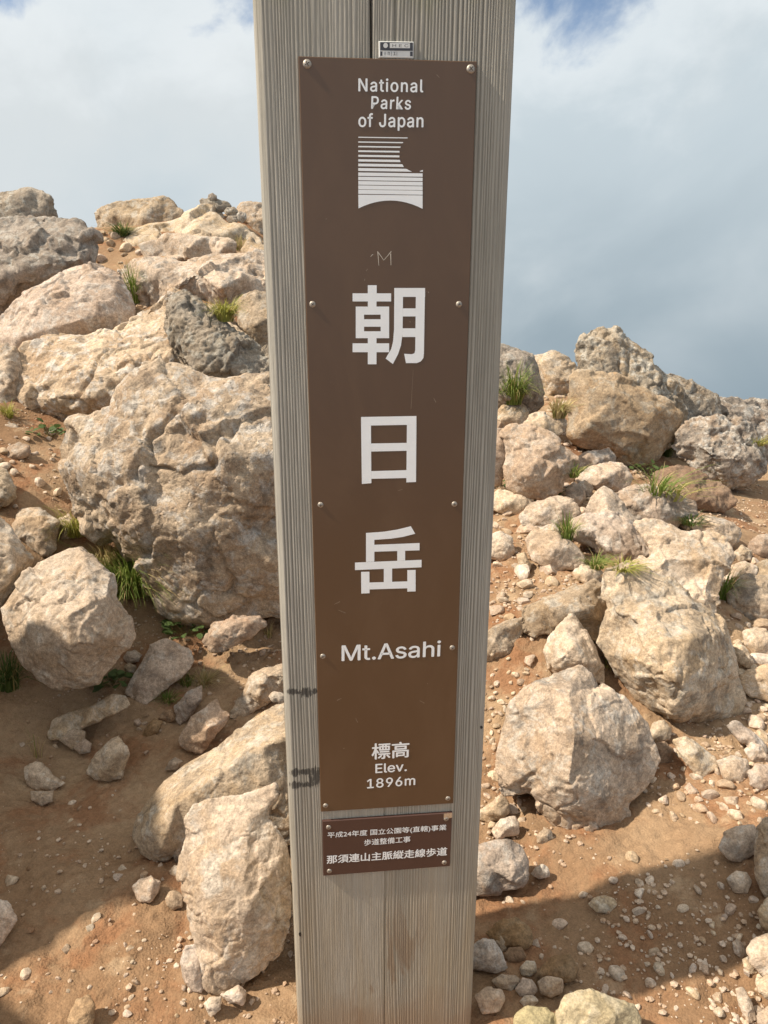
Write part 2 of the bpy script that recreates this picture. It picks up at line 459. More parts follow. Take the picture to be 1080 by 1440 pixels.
def rock(name, label, outline, d=None, mat='tan', lean=28, T=1.0, inner=None, rough=1.0, smooth=1, pitted=0.0, group=None, sink=0.012, px=1.5):
    """a stone whose silhouette follows the survey outline (photo points), standing at its own distance with real depth"""
    O = np.array([tuple(map(float, s.split(','))) for s in outline.split()])
    SEED[0] += 1; rs = np.random.RandomState(SEED[0])
    ib = int(np.argmax(O[:, 1])); low = O[O[:, 1] > O[ib, 1] - 0.18 * np.ptp(O[:, 1])]
    bx, by = low[:, 0].mean(), O[ib, 1]
    if d is None:
        d = ground_t(np.clip(bx, -150, 1230), min(by, 1500)) - sink
    B = pt(bx, by, np.array(d))
    L = math.radians(lean); nrm = np.array([0, -math.cos(L), math.sin(L)])
    k0 = (B - CAMP) @ nrm

    def on_plane(p):
        r = rays(p[:, 0], p[:, 1]); return CAMP + r * (k0 / (r @ nrm))[:, None]
    # densify the outline a little
    D = []
    for i in range(len(O)):
        a_, b_ = O[i], O[(i + 1) % len(O)]
        ln = np.hypot(*(b_ - a_)); kk = 1 if ln < 0.28 * np.ptp(O[:, 0]) else 2
        for j in range(kk):
            D.append(a_ + (b_ - a_) * j / kk)
    D = np.array(D); nO = len(D)
    c = D.mean(0)
    D = c + (D - c) * (1 + 2.2 / max(np.ptp(D[:, 0]), np.ptp(D[:, 1])) + (0.125 if c[0] > 690 and 570 < c[1] < 830 else 0.022))
    P0 = on_plane(D)
    size = float(np.sqrt(np.prod(np.maximum(np.ptp(P0, axis=0)[[0, 2]], 0.01)) * 1.0)); size = max(size, np.ptp(P0, axis=0).max() * 0.55)
    thick = 0.62 * size * T
    if inner is None:
        inner = []
        k = 4 + rs.randint(3); ph = rs.rand() * 6.28
        for j in range(k):
            a_ = ph + j * 6.283 / k + rs.uniform(-.3, .3)
            e = D[int(np.argmin(np.abs((np.arctan2(D[:, 1] - c[1], D[:, 0] - c[0]) - a_ + math.pi) % 6.2832 - math.pi)))]
            s_ = rs.uniform(0.45, 0.72); p_ = c + (e - c) * s_
            inner.append((p_[0], p_[1], thick * (0.34 + rs.uniform(-.1, .14)) * (1.12 - s_ * 0.4)))
        inner.append((c[0] + rs.uniform(-.1, .1) * np.ptp(D[:, 0]), c[1] + rs.uniform(-.1, .1) * np.ptp(D[:, 1]), thick * rs.uniform(0.40, 0.5)))
    I = np.array([(p_[0], p_[1]) for p_ in inner]); H = np.array([p_[2] for p_ in inner])
    pts2 = [Vector((float(p_[0]), float(p_[1]))) for p_ in np.vstack([D, I])]
    vo, eo, fo, ov, oe, of = delaunay_2d_cdt(pts2, [(i, (i + 1) % nO) for i in range(nO)], [], 1, 1e-4)
    v2 = np.array([tuple(v_) for v_ in vo]); hh = np.zeros(len(v2)); back_of = {}
    for i, src in enumerate(ov):
        for s_ in src:
            if s_ < nO:
                back_of[s_] = i
            else:
                hh[i] = H[s_ - nO]
    Pf = on_plane(v2); vd = CAMP - Pf; vd /= np.linalg.norm(vd, axis=1, keepdims=True)
    Pf = Pf + vd * hh[:, None]
    Vs = [Pf]; Fc = [tuple(f_) for f_ in fo]
    off = len(Pf); ring_prev = [back_of[i] for i in range(nO)]
    for s_, dep in ((0.93, 0.30), (0.68, 0.78)):
        R2 = c + (D - c) * s_
        Pr = on_plane(R2); vd = Pr - CAMP; vd /= np.linalg.norm(vd, axis=1, keepdims=True)
        Pr = Pr + vd * (thick * dep * rs.uniform(0.9, 1.1, (nO, 1)))
        Vs.append(Pr); ring = list(range(off, off + nO)); off += nO
        for i in range(nO):
            j = (i + 1) % nO
            Fc.append((ring_prev[i], ring[i], ring[j], ring_prev[j]))
        ring_prev = ring
    Pc = on_plane(c[None]); vd = Pc - CAMP; vd /= np.linalg.norm(vd)
    Vs.append(Pc + vd * thick); ci = off
    for i in range(nO):
        Fc.append((ring_prev[i], ci, ring_prev[(i + 1) % nO]))
    V = np.vstack(Vs)
    tmid = np.linalg.norm(Pc - CAMP)
    vox = min(max(px * tmid / 740.0, size / 120), size / 16)
    o = finish_rock(name, V, Fc, size, vox, ROCK[mat], rough, smooth, pitted, SEED[0], V[np.argmin(V[:, 2])] * 0 + np.array([V[:, 0].mean(), V[:, 1].mean(), V[:, 2].min()]))
    TRI[0] += len(o.data.polygons) * 2
    return tag(o, label, 'boulder' if name == 'boulder' else 'rock', group)


def blob_rock(name, label, centre, radii, mat, seed, vox=0.014, rough=1.0):
    rs = np.random.RandomState(seed); bm = bmesh.new()
    for k in range(26):
        w = rs.normal(size=3); w /= np.linalg.norm(w)
        bm.verts.new(np.array(centre) + w * np.array(radii) * rs.uniform(0.9, 1.08))
    bmesh.ops.convex_hull(bm, input=list(bm.verts))
    bmesh.ops.delete(bm, geom=[v_ for v_ in bm.verts if not v_.link_faces], context='VERTS')
    bm.verts.index_update()
    V = np.array([v_.co[:] for v_ in bm.verts]); Fc = [tuple(v_.index for v_ in f.verts) for f in bm.faces]; bm.free()
    return tag(finish_rock(name, V, Fc, float(np.mean(radii)) * 1.8, vox, ROCK[mat], rough, 3, 0, seed, np.array([centre[0], centre[1], V[:, 2].min()])), label, 'boulder' if name == 'boulder' else 'rock')


# ---- hillside on the left, far to near
rock('boulder', 'mossy grey boulder sitting on top of the big grey boulder at the skyline', '-60,330 -50,282 -20,270 22,269 44,270 67,275 76,283 81,301 80,325 20,345', 5.0, 'dark', 10, pitted=.5)
rock('boulder', 'big weathered grey boulder on the hill with a dark front face', '-110,330 -60,308 0,305 37,305 74,301 107,308 126,316 136,329 134,350 130,385 93,410 72,425 44,440 0,455 -110,460', 4.2, 'dark', 18,
     inner=[(20, 335, .10), (75, 328, .12), (110, 335, .12), (60, 372, .26), (112, 365, .17), (0, 390, .26), (-50, 360, .2)], pitted=.4)
rock('boulder', 'brown grey boulder on the skyline with a mossy foot', '132,299 141,292 167,284 200,279 230,276 244,283 256,296 256,312 240,330 200,340 148,341 137,329', 5.5, 'tan', 15, pitted=.3)
rock('boulder', 'broad pale rounded boulder below the little cairn', '120,352 150,336 200,320 237,309 267,299 293,294 307,299 319,312 344,318 365,338 372,352 368,385 262,392 220,390 160,390 140,372', 4.95, 'pale', 35)
rock('rock', 'pale angular block leaning against the broad rounded boulder under the cairn', '196,344 237,328 262,331 322,334 332,340 330,356 300,372 262,376 240,370 205,366', 4.7, 'pale', 25, inner=[(245, 334, .05), (262, 348, .12), (315, 345, .1), (262, 362, .1)])
rock('boulder', 'tan boulder on the skyline half hidden by the post', '330,312 334,292 340,286 356,283 380,286 400,290 400,350 366,352 352,330', 5.3, 'tan', 15)
rock('rock', 'pale pointed stone in front of the half hidden skyline boulder', '339,352 346,338 353,333 360,342 376,346 390,352 385,368 350,368', 4.6, 'pale', 25)
rock('rock', 'flat grey slab forming the base of the little cairn', '281,281 290,279 300,279 318,284 326,290 318,297 300,300 283,296', 5.25, 'dark', 10, px=1.2)
rock('rock', 'small dark grey stone capping the little cairn', '293,279 294,274 299,272 304,276 304,281 298,282', 5.22, 'dark', 5, px=1.0)
for lb, ol in (('light grey cube of stone beside the cairn, upper one', '315,298 320,292 329,291 334,297 331,303 321,304'), ('light grey flat stone beside the cairn, lower one', '318,309 322,303 333,302 337,307 333,313 322,313'),
               ('light grey stone beside the cairn leaning against the skyline boulder', '332,303 337,297 345,300 346,308 340,313 334,310')):
    rock('rock', lb, ol, 5.1, 'grey', 10, px=1.0, rough=.6)
rock('boulder', 'tan boulder with a dark right face above the yellow green grass tuft', '168,380 185,367 222,362 259,368 296,359 356,351 385,357 392,440 333,445 296,441 255,440 222,440 185,440 172,410', 3.95, 'tan', 22,
     inner=[(225, 385, .12), (275, 385, .14), (300, 372, .16), (312, 405, .24), (345, 385, .12), (240, 410, .22), (370, 395, .1)], pitted=.5)
rock('boulder', 'rounded tan boulder with a round lichen spot on the hill', '-60,500 0,453 22,425 48,403 81,383 119,370 148,370 169,379 176,396 183,414 190,434 186,470 150,500 85,510 37,510 0,520', 3.55, 'tan', 30, rough=.9, pitted=.35,
     inner=[(60, 430, .16), (120, 395, .12), (160, 410, .12), (110, 450, .22), (30, 475, .12), (165, 440, .12)])
rock('boulder', 'tan boulder wedged between the post and the dark pitted rock', '333,425 345,414 360,411 400,416 410,540 370,540 350,500 335,460', 3.45, 'tan', 15, pitted=.4)
rock('boulder', 'broad sloping boulder with dark pitted hollows on its right shoulder', '18,500 37,481 74,475 122,470 156,455 193,436 222,418 241,407 259,409 281,425 307,444 333,459 356,481 380,499 400,536 400,600 333,610 237,620 185,610 150,600 122,596 93,594 59,588 24,590 19,559',
     3.05, 'rough', 38, pitted=.5, rough=1.1, inner=[(60, 510, .1), (130, 510, .16), (200, 470, .13), (250, 435, .10), (225, 510, .2), (290, 470, .14), (350, 520, .1), (60, 560, .14), (130, 560, .2)])
rock('boulder', 'dark lichen blackened rock full of holes on the shoulder of the sloping boulder', '228,455 236,432 246,414 262,409 281,424 307,443 333,458 356,480 382,498 400,540 365,545 333,538 296,531 262,523 244,500', 2.93, 'dark', 36, pitted=1.4, rough=1.3, T=.8)
rock('rock', 'pale tan block of bedrock under the left end of the sloping boulder', '-40,498 0,484 22,488 30,520 24,560 22,592 0,598 -40,600', 3.1, 'tan', 25)
rock('boulder', 'huge rough pitted boulder close beside the post', '94,636 100,612 107,596 141,584 163,573 178,559 200,540 222,523 244,519 267,521 293,533 319,540 356,541 395,540 440,560 455,700 440,850 393,863 366,868 331,872 288,874 264,867 241,852 226,824 202,803 167,793 150,765 117,748 105,727 103,700 97,677 89,653',
     2.42, 'rough', 16, T=1.0, pitted=.55, rough=1.15, px=1.2,
     inner=[(140, 620, .06), (200, 580, .08), (250, 560, .09), (330, 570, .10), (130, 660, .12), (190, 655, .17), (250, 650, .22), (320, 640, .24), (390, 640, .20), (190, 740, .15), (260, 745, .20), (330, 760, .17), (280, 830, .10), (380, 790, .14)])
# ---- stones on the bank below them
rock('rock', 'tan stone at the picture edge above the earth bank', '-40,655 0,655 12,662 20,680 22,700 10,712 -40,716', None, 'tan', 35)
rock('rock', 'tan stone lodged on the bank next to the sloping boulder', '-30,604 0,596 12,592 27,600 24,614 8,624 -30,630', 2.95, 'tan', 30)
rock('rock', 'small ochre stone on top of the earth bank', '4,640 12,628 26,622 40,626 44,638 30,646 10,648', None, 'orange', 40)
rock('rock', 'blocky tan stone on the bank behind the square boulder', '16,737 31,716 58,714 70,723 84,735 78,770 64,780 47,774 31,764 17,748', None, 'tan', 30)
rock('rock', 'small pale stone tucked against the foot of the huge boulder', '82,729 97,723 106,735 103,752 86,758', None, 'pale', 20)
rock('rock', 'pale rounded stone at the picture edge left of the square boulder', '-70,700 -20,712 0,727 15,740 31,764 45,785 40,797 27,815 10,838 0,858 -70,880', 2.1, 'pale', 30)
rock('boulder', 'square pale boulder with a smooth lit top and shaded front on red earth', '4,856 27,817 58,789 89,778 115,770 128,782 156,805 163,824 161,840 179,863 187,894 181,914 156,937 136,957 113,966 78,962 51,952 31,933 19,911',
     1.98, 'pale', 30, smooth=1, rough=.75, T=1.05, px=1.3, inner=[(40, 845, .06), (85, 815, .05), (120, 800, .05), (60, 872, .12), (95, 866, .15), (125, 848, .14), (150, 838, .09), (100, 915, .12), (150, 895, .10), (55, 915, .08)])
rock('rock', 'ochre slab wedged under the overhang of the huge boulder', '283,902 300,876 330,868 366,866 374,880 350,897 315,917 298,916', 2.28, 'orange', 30)
rock('rock', 'flat tilted slab leaning on the earth between square boulder and post', '175,975 191,946 210,911 233,897 268,915 275,930 249,958 229,973 206,993 191,985', None, 'pale', 40, rough=.7, T=.6)
rock('rock', 'small tan stone beside the flat tilted slab, upper of two', '174,925 178,917 190,915 199,921 194,930 180,932', None, 'pale', 30)
rock('rock', 'small tan stone beside the flat tilted slab, lower of two', '175,938 181,932 191,937 188,946 178,946', None, 'tan', 30)
rock('rock', 'long narrow stone lying on red earth below the square boulder', '66,1034 74,1012 109,998 156,977 176,979 184,992 162,1005 122,1022 88,1040 72,1042', None, 'pale', 45, rough=.6, T=.8)
rock('rock', 'pale cracked stone touching the long narrow stone', '81,1038 90,1030 105,1025 120,1028 118,1044 101,1054', None, 'pale', 35, rough=.7)
rock('rock', 'small pale chip beside the cracked stone', '104,1052 118,1038 128,1046 126,1058 112,1060', None, 'pale', 35)
rock('rock', 'pointed grey white stone standing alone on red earth', '121,1086 134,1063 156,1039 167,1033 175,1043 182,1063 174,1082 171,1095 156,1099 136,1097', None, 'pale', 25, rough=.8, inner=[(150, 1062, .03), (165, 1060, .035), (148, 1085, .03)])
rock('rock', 'low pale stone with a flat top on the shaded dirt', '33,1078 51,1071 64,1076 74,1090 93,1100 78,1112 51,1110 37,1102', None, 'pale', 45)
rock('rock', 'half buried stone in front of the low flat topped stone', '43,1113 75,1112 73,1127 58,1133 45,1126', None, 'tan', 45)
rock('rock', 'chunky pink tan stone pointing at the post', '251,1037 261,1024 276,1004 303,983 311,997 323,1006 311,1024 296,1043 284,1060 264,1058 253,1049', None, 'pink', 35, rough=.8)
rock('rock', 'upright tan stone behind the chunky pink tan stone', '245,993 264,973 284,964 284,985 268,1004 253,1021 247,1012', None, 'tan', 30)
rock('rock', 'tan slab rising against the post with a brown right side', '322,1010 338,977 350,954 373,938 397,933 430,935 440,975 397,975 366,992 338,1012', None, 'tan', 35, inner=[(350, 972, .03), (375, 950, .04), (400, 950, .05), (365, 980, .05)])
rock('rock', 'little round pale stone resting on the slab beside the post', '378,979 384,973 396,974 404,980 396,988 383,987', 1.66, 'pale', 30, rough=.6)
rock('rock', 'brown red stone half sunk in earth, larger of the pair', '199,1035 206,1022 216,1011 228,1014 222,1030 210,1037', None, 'brown', 35)
rock('rock', 'brown red stone half sunk in earth, smaller of the pair', '222,1010 231,1001 241,997 248,1010 240,1017', None, 'brown', 35)
rock('rock', 'triangular white chip on top of the dirt above the long slab', '232,1083 238,1072 246,1065 256,1071 248,1083', None, 'pale', 30, rough=.6)
rock('boulder', 'long diagonal tan slab running up to the post', '187,1184 191,1160 206,1129 233,1098 264,1074 296,1055 331,1030 362,1008 389,993 415,985 450,985 450,1180 377,1190 310,1200 262,1196 237,1208 218,1212 198,1200', None, 'tan', 48, T=.8, rough=.5,
     inner=[(208, 1172, .05), (250, 1128, .085), (310, 1086, .105), (370, 1050, .115), (422, 1030, .105), (300, 1160, .065), (380, 1130, .075), (228, 1192, .05)])
rock('boulder', 'tall pale front rock with a white crusted crown beside the post', '261,1148 272,1133 296,1125 338,1121 366,1115 385,1108 388,1121 375,1137 374,1156 391,1170 402,1187 407,1222 410,1269 409,1304 394,1343 366,1366 338,1383 323,1398 299,1400 280,1383 274,1358 276,1327 270,1308 267,1284 259,1265 256,1230 258,1191', None, 'pale', 30, T=.85, rough=.55, px=1.2, smooth=1,
     inner=[(300, 1160, .02), (350, 1150, .025), (290, 1220, .045), (345, 1215, .05), (390, 1215, .025), (300, 1300, .055), (350, 1275, .06), (385, 1290, .03), (320, 1350, .035), (296, 1362, .03)])
rock('rock', 'grey shaded stone wedged between front rock and post', '372,1140 388,1118 412,1122 425,1180 402,1186 390,1170 374,1156', None, 'dark', 25)
rock('rock', 'pale stone leaning on the left foot of the front rock', '253,1352 260,1332 275,1327 283,1360 286,1394 270,1393 256,1376', None, 'pale', 30)
rock('rock', 'small pale stone under the tip of the front rock', '286,1412 295,1402 311,1402 309,1420 296,1430', None, 'pale', 35)
rock('rock', 'small pale stone propping the right foot of the front rock', '310,1399 335,1384 346,1395 342,1413 325,1411', None, 'pale', 30)
rock('rock', 'knobbly white stone lying on open dirt left of the front rock', '186,1247 195,1238 212,1233 226,1240 222,1256 212,1269 195,1268', None, 'pale', 35)
rock('rock', 'egg shaped stone between knobbly white stone and front rock', '233,1264 238,1254 248,1252 257,1260 256,1275 244,1280 235,1274', None, 'pale', 35)
rock('rock', 'narrow upright chip between diagonal slab and front rock', '235,1188 243,1182 256,1190 257,1212 247,1213', None, 'tan', 25)
rock('rock', 'small stone under the narrow upright chip', '238,1226 246,1217 257,1220 257,1231 243,1233', None, 'pale', 35)
rock('rock', 'sandy earth coloured lump at the bottom edge', '94,1436 108,1405 125,1399 134,1413 130,1442 112,1456', None, 'brown', 50)
rock('rock', 'pale boulder corner poking in at the edge of the shaded dirt', '-75,1245 0,1262 14,1275 22,1295 12,1310 0,1328 -75,1350', None, 'pale', 35)

# ---- right side, far to near
rock('boulder', 'low tan rock on the far ridge behind the leaning grey rock', '745,510 749,500 777,494 800,502 812,519 825,560 784,575 758,565', 5.1, 'tan', 20, pitted=.4)
rock('boulder', 'grey boulder on the ridge beside the post behind a grass tuft', '660,490 704,486 730,493 746,500 757,523 763,547 766,570 746,585 660,590', 3.95, 'dark', 12, pitted=.5, inner=[(705, 505, .08), (735, 512, .10), (748, 545, .12), (715, 560, .15), (680, 530, .15)])
rock('boulder', 'leaning grey lichen crusted rock with the highest tip on the ridge', '811,485 816,475 831,463 847,460 866,467 882,481 901,496 928,514 950,531 962,550 955,600 930,630 815,620 808,580 810,543 812,510', 4.15, 'grey', 12, pitted=.9, rough=1.2,
     inner=[(840, 485, .07), (865, 500, .10), (900, 520, .10), (850, 530, .16), (910, 560, .18), (870, 580, .15), (830, 550, .1)])
rock('boulder', 'dark grey slab joining the leaning rock to the pitted rock', '930,540 945,529 971,543 1002,560 1006,585 990,615 960,640 940,640 930,600', 4.25, 'grey', 20, pitted=.7)
rock('boulder', 'flat topped grey ridge rock running out of the picture', '985,592 990,575 1005,566 1035,565 1060,566 1080,570 1150,580 1160,660 1075,670 1020,650', 4.4, 'grey', 20, pitted=.8)
rock('boulder', 'white grey pitted boulder overhanging dark earth on the ridge', '950,628 959,609 979,593 1010,587 1041,595 1064,615 1073,636 1066,663 1045,676 1018,684 998,676 979,657 959,646', 3.75, 'grey', 15, pitted=1.1, rough=1.1,
     inner=[(975, 620, .06), (1010, 605, .07), (1045, 620, .08), (1000, 640, .14), (1035, 645, .14), (1020, 665, .09)])
rock('boulder', 'ochre block with a smooth lit front face under the leaning grey rock', '809,535 820,527 840,530 860,534 880,541 905,552 935,568 950,585 938,613 925,634 909,649 866,645 843,629 816,622 808,613', 3.8, 'orange', 8, rough=.75, smooth=2,
     inner=[(825, 545, .06), (870, 555, .09), (920, 575, .09), (830, 600, .10), (875, 630, .08), (915, 615, .10)])
rock('rock', 'dark mossy earth covered rock under the overhang of the pitted boulder', '925,668 955,656 985,668 1020,688 1030,703 1012,716 960,712 930,700', None, 'brown', 40)
rock('rock', 'rounded brown stone below the ridge grass beside the post', '699,590 707,572 722,564 740,572 745,589 735,602 711,606', None, 'tan', 25)
rock('rock', 'pale flat stone on top of the big pale block', '736,600 746,586 765,581 780,593 790,606 777,615 746,608', 3.35, 'pale', 30)
rock('rock', 'small upright stone behind the big pale block', '777,586 785,581 796,592 793,606 781,603', 3.45, 'tan', 25)
rock('boulder', 'big pale block with a pink shaded right side near the ridge', '711,613 722,605 749,601 773,613 796,632 808,644 805,667 790,673 782,692 765,699 738,692 718,680 711,659 714,636', 3.05, 'pink', 22, inner=[(735, 630, .06), (765, 640, .09), (780, 655, .10), (740, 665, .09), (762, 680, .07)], smooth=2)
rock('rock', 'upright pink stone squeezed between the post and the big pale block', '670,609 706,607 714,620 716,640 710,660 705,678 670,680', 3.1, 'pink', 20)
rock('rock', 'flat brown stone under the ochre block', '806,649 827,636 854,631 864,642 862,653 831,660 816,666 807,660', None, 'tan', 30)
rock('rock', 'thick brown stone below the flat one under the ochre block', '813,674 831,659 858,652 876,656 887,673 882,686 862,692 835,686 816,680', None, 'tan', 30, pitted=.3)
rock('rock', 'small stone beside the big pale block, larger of two', '796,689 808,680 820,688 823,702 812,712 800,706', None, 'tan', 30)
rock('rock', 'small stone beside the big pale block, smaller of two', '812,682 823,677 833,686 829,698 820,697', None, 'tan', 30)
rock('rock', 'smooth oval stone beside the post on the sunny path', '688,703 703,689 730,694 749,696 746,710 730,721 707,721 690,715', None, 'pale', 35, rough=.7)
rock('rock', 'rounded pale stone in the middle of the rubble slope', '733,727 749,708 781,700 804,704 811,722 800,734 788,744 761,742 738,738', None, 'pale', 35)
rock('rock', 'pyramid shaped stone among the rubble', '824,720 835,702 851,686 866,697 882,719 903,741 893,751 854,735', None, 'pale', 25, rough=.7, inner=[(852, 705, .05), (855, 722, .07), (880, 735, .06)])
rock('rock', 'long rounded tan boulder behind the pyramid shaped stone', '866,700 882,689 909,684 940,690 971,705 976,722 963,732 944,742 913,740 889,730 874,715', None, 'tan', 30)
rock('rock', 'tan stones lying below the dark overhang at the right', '973,732 998,727 1022,733 1038,745 1037,761 1022,769 1002,762 979,747', None, 'tan', 35)
rock('rock', 'wide pale stone below the pyramid shaped stone', '801,745 812,731 831,724 866,726 893,741 909,761 920,780 909,793 878,795 854,785 827,766 808,758', None, 'pale', 40)
rock('rock', 'pale wedge shaped stone on the path next to a grass tuft', '743,762 753,745 777,740 796,757 817,780 820,789 808,799 777,801 753,787 746,773', None, 'pale', 35, rough=.7)
rock('rock', 'small pale block on the path beside the post', '686,756 704,749 718,757 722,775 716,784 704,787 686,782', None, 'pale', 30)
rock('rock', 'narrow pale chip standing on the path by the small block', '727,781 738,778 746,795 743,803 731,797', None, 'pale', 25)
rock('boulder', 'pale flat slab stretching back from the great shaded boulder', '899,741 932,740 959,752 994,748 1014,760 1024,784 1012,804 1006,831 1000,862 979,860 948,830 913,815 890,805 880,795 905,790 919,781 909,761', 2.38, 'pale', 45, T=.7)
rock('boulder', 'great boulder with a bright top and shaded front on the right', '842,905 847,886 853,862 850,831 848,803 878,794 913,803 948,813 971,838 998,857 1018,877 1026,901 1033,924 1039,956 1047,983 1040,1003 1018,1016 991,1024 956,1026 932,1018 909,1004 893,989 878,965 862,938 851,918',
     2.06, 'tan', 24, T=1.05, pitted=.25, rough=.55, px=1.2, smooth=1,
     inner=[(880, 820, .03), (920, 840, .05), (870, 860, .07), (905, 872, .12), (935, 903, .19), (972, 898, .17), (1012, 890, .08), (900, 930, .14), (950, 955, .21), (1000, 950, .13), (945, 1000, .14), (1005, 1000, .08)])
rock('rock', 'tan ledge rock with a dark right end beside the great boulder', '733,866 738,851 777,839 808,826 835,814 853,826 857,854 852,880 840,903 823,896 812,880 773,892 753,895 738,886', None, 'tan', 35, inner=[(770, 852, .04), (812, 842, .06), (822, 858, .08), (842, 850, .04), (790, 868, .07)])
rock('rock', 'small stone bridging the ledge rock and the wedge stone', '806,805 820,795 836,796 846,806 838,816 824,820 812,814', None, 'pale', 40)
rock('rock', 'sharp pale rock standing between ledge rock and broken boulder', '764,913 777,889 804,863 816,878 831,901 847,936 850,962 831,956 788,952 769,942', None, 'pale', 28, rough=.8, inner=[(795, 895, .05), (808, 905, .08), (790, 925, .07), (825, 930, .07)], smooth=2)
rock('boulder', 'split boulder with a smooth white patch and broken right side', '701,1112 702,1061 716,1018 724,987 746,959 788,950 816,939 833,952 838,970 846,959 862,971 882,991 909,1018 916,1041 925,1068 918,1092 898,1119 886,1130 889,1152 876,1160 862,1183 852,1192 823,1184 803,1171 779,1155 768,1140 742,1118 713,1122',
     1.72, 'tan', 32, T=1.0, rough=.62, px=1.2, smooth=1,
     inner=[(748, 1000, .03), (800, 975, .085), (808, 1035, .145), (800, 1100, .135), (756, 1080, .065), (862, 1000, .05), (884, 1050, .06), (848, 1122, .085), (828, 1155, .05), (845, 985, .05)])
rock('rock', 'slab of tan rock against the post beside the gravel chute', '660,895 686,889 700,880 720,872 734,869 736,885 726,905 719,923 690,930 660,930', None, 'tan', 35)
rock('rock', 'pale knob of rock in the gap behind the split boulder', '911,1036 918,1018 932,1012 945,1025 941,1040 926,1044 913,1050', None, 'pale', 30)
rock('rock', 'brown stone below the pale knob behind the split boulder', '917,1047 935,1042 947,1055 944,1072 925,1074', None, 'brown', 30)
rock('rock', 'long whitish stone under the great boulder', '946,1042 965,1034 985,1050 1006,1065 1011,1079 996,1087 985,1097 974,1086 961,1069', None, 'pale', 40, rough=.7)
rock('rock', 'flat pale stone in the rubble right of the long whitish stone', '1007,1070 1030,1062 1051,1068 1054,1085 1045,1101 1020,1099', None, 'pale', 50, rough=.6)
rock('rock', 'slanting slab on red earth below the great boulder', '1020,1020 1035,1015 1055,1025 1078,1048 1080,1060 1062,1058 1040,1042', None, 'tan', 45)
rock('rock', 'pale stone standing at the end of the slanting slab', '1047,1056 1058,1044 1070,1048 1080,1066 1072,1078 1056,1072', None, 'pale', 30)
rock('rock', 'squat stone under the standing pale stone', '1052,1086 1062,1074 1085,1076 1090,1100 1072,1112 1056,1104', None, 'pink', 35)
rock('rock', 'round white stone beside the great boulder, upper one', '1044,890 1060,882 1085,889 1098,912 1082,926 1060,922 1047,906', None, 'pale', 35)
rock('rock', 'wide white stone beside the great boulder, lower one', '1041,952 1055,940 1082,934 1120,944 1120,978 1082,987 1055,979 1041,967', None, 'pale', 35, rough=.7)
rock('rock', 'small white stone between the round and the wide white stones', '1030,908 1040,900 1049,912 1060,930 1052,940 1037,932', None, 'pale', 35)
rock('rock', 'tan boulder behind grass right of the pale flat slab', '1024,836 1034,818 1052,806 1076,811 1110,828 1110,872 1075,880 1045,872 1030,858', None, 'tan', 35)
rock('rock', 'pale stone above the tan boulder at the right edge', '1020,806 1030,796 1046,790 1062,797 1062,808 1046,814 1028,814', None, 'pale', 35)
rock('rock', 'ochre stone at the right edge of the slope', '1060,812 1066,795 1080,788 1110,800 1110,826 1076,822', None, 'orange', 30)
rock('rock', 'small ochre stone on sunny dirt at the right edge', '1052,772 1060,758 1076,752 1095,760 1092,778 1070,784', None, 'orange', 30)
rock('rock', 'low pale stone on sunny dirt above the slope', '1032,778 1044,768 1056,775 1054,787 1040,790', None, 'pale', 40)
rock('rock', 'pale block in the gravel beside the post', '672,1142 690,1128 703,1118 712,1125 717,1142 706,1151 690,1157 672,1153', None, 'pale', 30)
rock('rock', 'pale faceted stone just below the block in the gravel', '691,1167 705,1152 725,1147 731,1160 729,1174 713,1176 700,1181', None, 'pale', 30)
rock('rock', 'large round tan stone against the post at the shadow edge', '655,1195 690,1183 715,1180 731,1190 741,1210 743,1236 735,1247 700,1256 655,1262', None, 'tan', 30, rough=.6)
rock('rock', 'small round stone between split boulder and shadow edge', '754,1176 765,1164 775,1168 779,1180 768,1188 757,1185', None, 'tan', 30)
rock('rock', 'bright white pebble at the shadow edge', '747,1229 754,1219 763,1215 771,1221 773,1233 757,1235', None, 'pale', 30, rough=.6)
rock('rock', 'flat oval stone lying alone in the post shadow', '827,1271 836,1262 850,1259 863,1263 868,1272 856,1284 838,1282', None, 'pale', 50, rough=.5)
rock('rock', 'big rounded stone where shadow meets the right edge', '1011,1190 1020,1170 1035,1162 1060,1160 1071,1178 1066,1196 1046,1211 1025,1209', None, 'pale', 35, rough=.6)
rock('rock', 'cube like stone below the big rounded stone', '1022,1236 1035,1225 1050,1227 1057,1240 1051,1256 1032,1255', None, 'pale', 35, rough=.6)
rock('rock', 'tall tan stone cut by the right picture edge', '1061,1172 1075,1150 1120,1152 1120,1262 1075,1262 1062,1230', None, 'tan', 30)
rock('rock', 'pale rounded stone on the right edge of the shaded dirt', '1066,1280 1080,1262 1120,1262 1120,1312 1085,1312 1070,1300', None, 'pale', 35)
rock('rock', 'wide smooth stone low on the right edge', '1049,1336 1060,1320 1080,1314 1130,1322 1130,1385 1078,1378 1056,1356', None, 'pale', 40, rough=.6)
rock('rock', 'narrow oval stone touching the wide smooth stone, upper one', '1030,1326 1037,1320 1045,1328 1049,1342 1042,1347 1033,1340', None, 'pale', 40, rough=.5)
rock('rock', 'narrow oval stone touching the wide smooth stone, lower one', '1044,1350 1052,1345 1062,1356 1064,1368 1055,1370 1046,1360', None, 'pale', 40, rough=.5)
rock('rock', 'long pointed pale stone at the lower right corner', '1034,1391 1045,1388 1058,1412 1064,1434 1052,1440 1039,1414', None, 'pale', 45, rough=.6)
rock('rock', 'pale slab in the lower right corner rubble', '1062,1376 1080,1372 1120,1388 1120,1420 1085,1412 1066,1394', None, 'pale', 45)
rock('rock', 'stone block in the very lower right corner', '1064,1425 1080,1416 1120,1426 1120,1470 1070,1470', None, 'pale', 45)
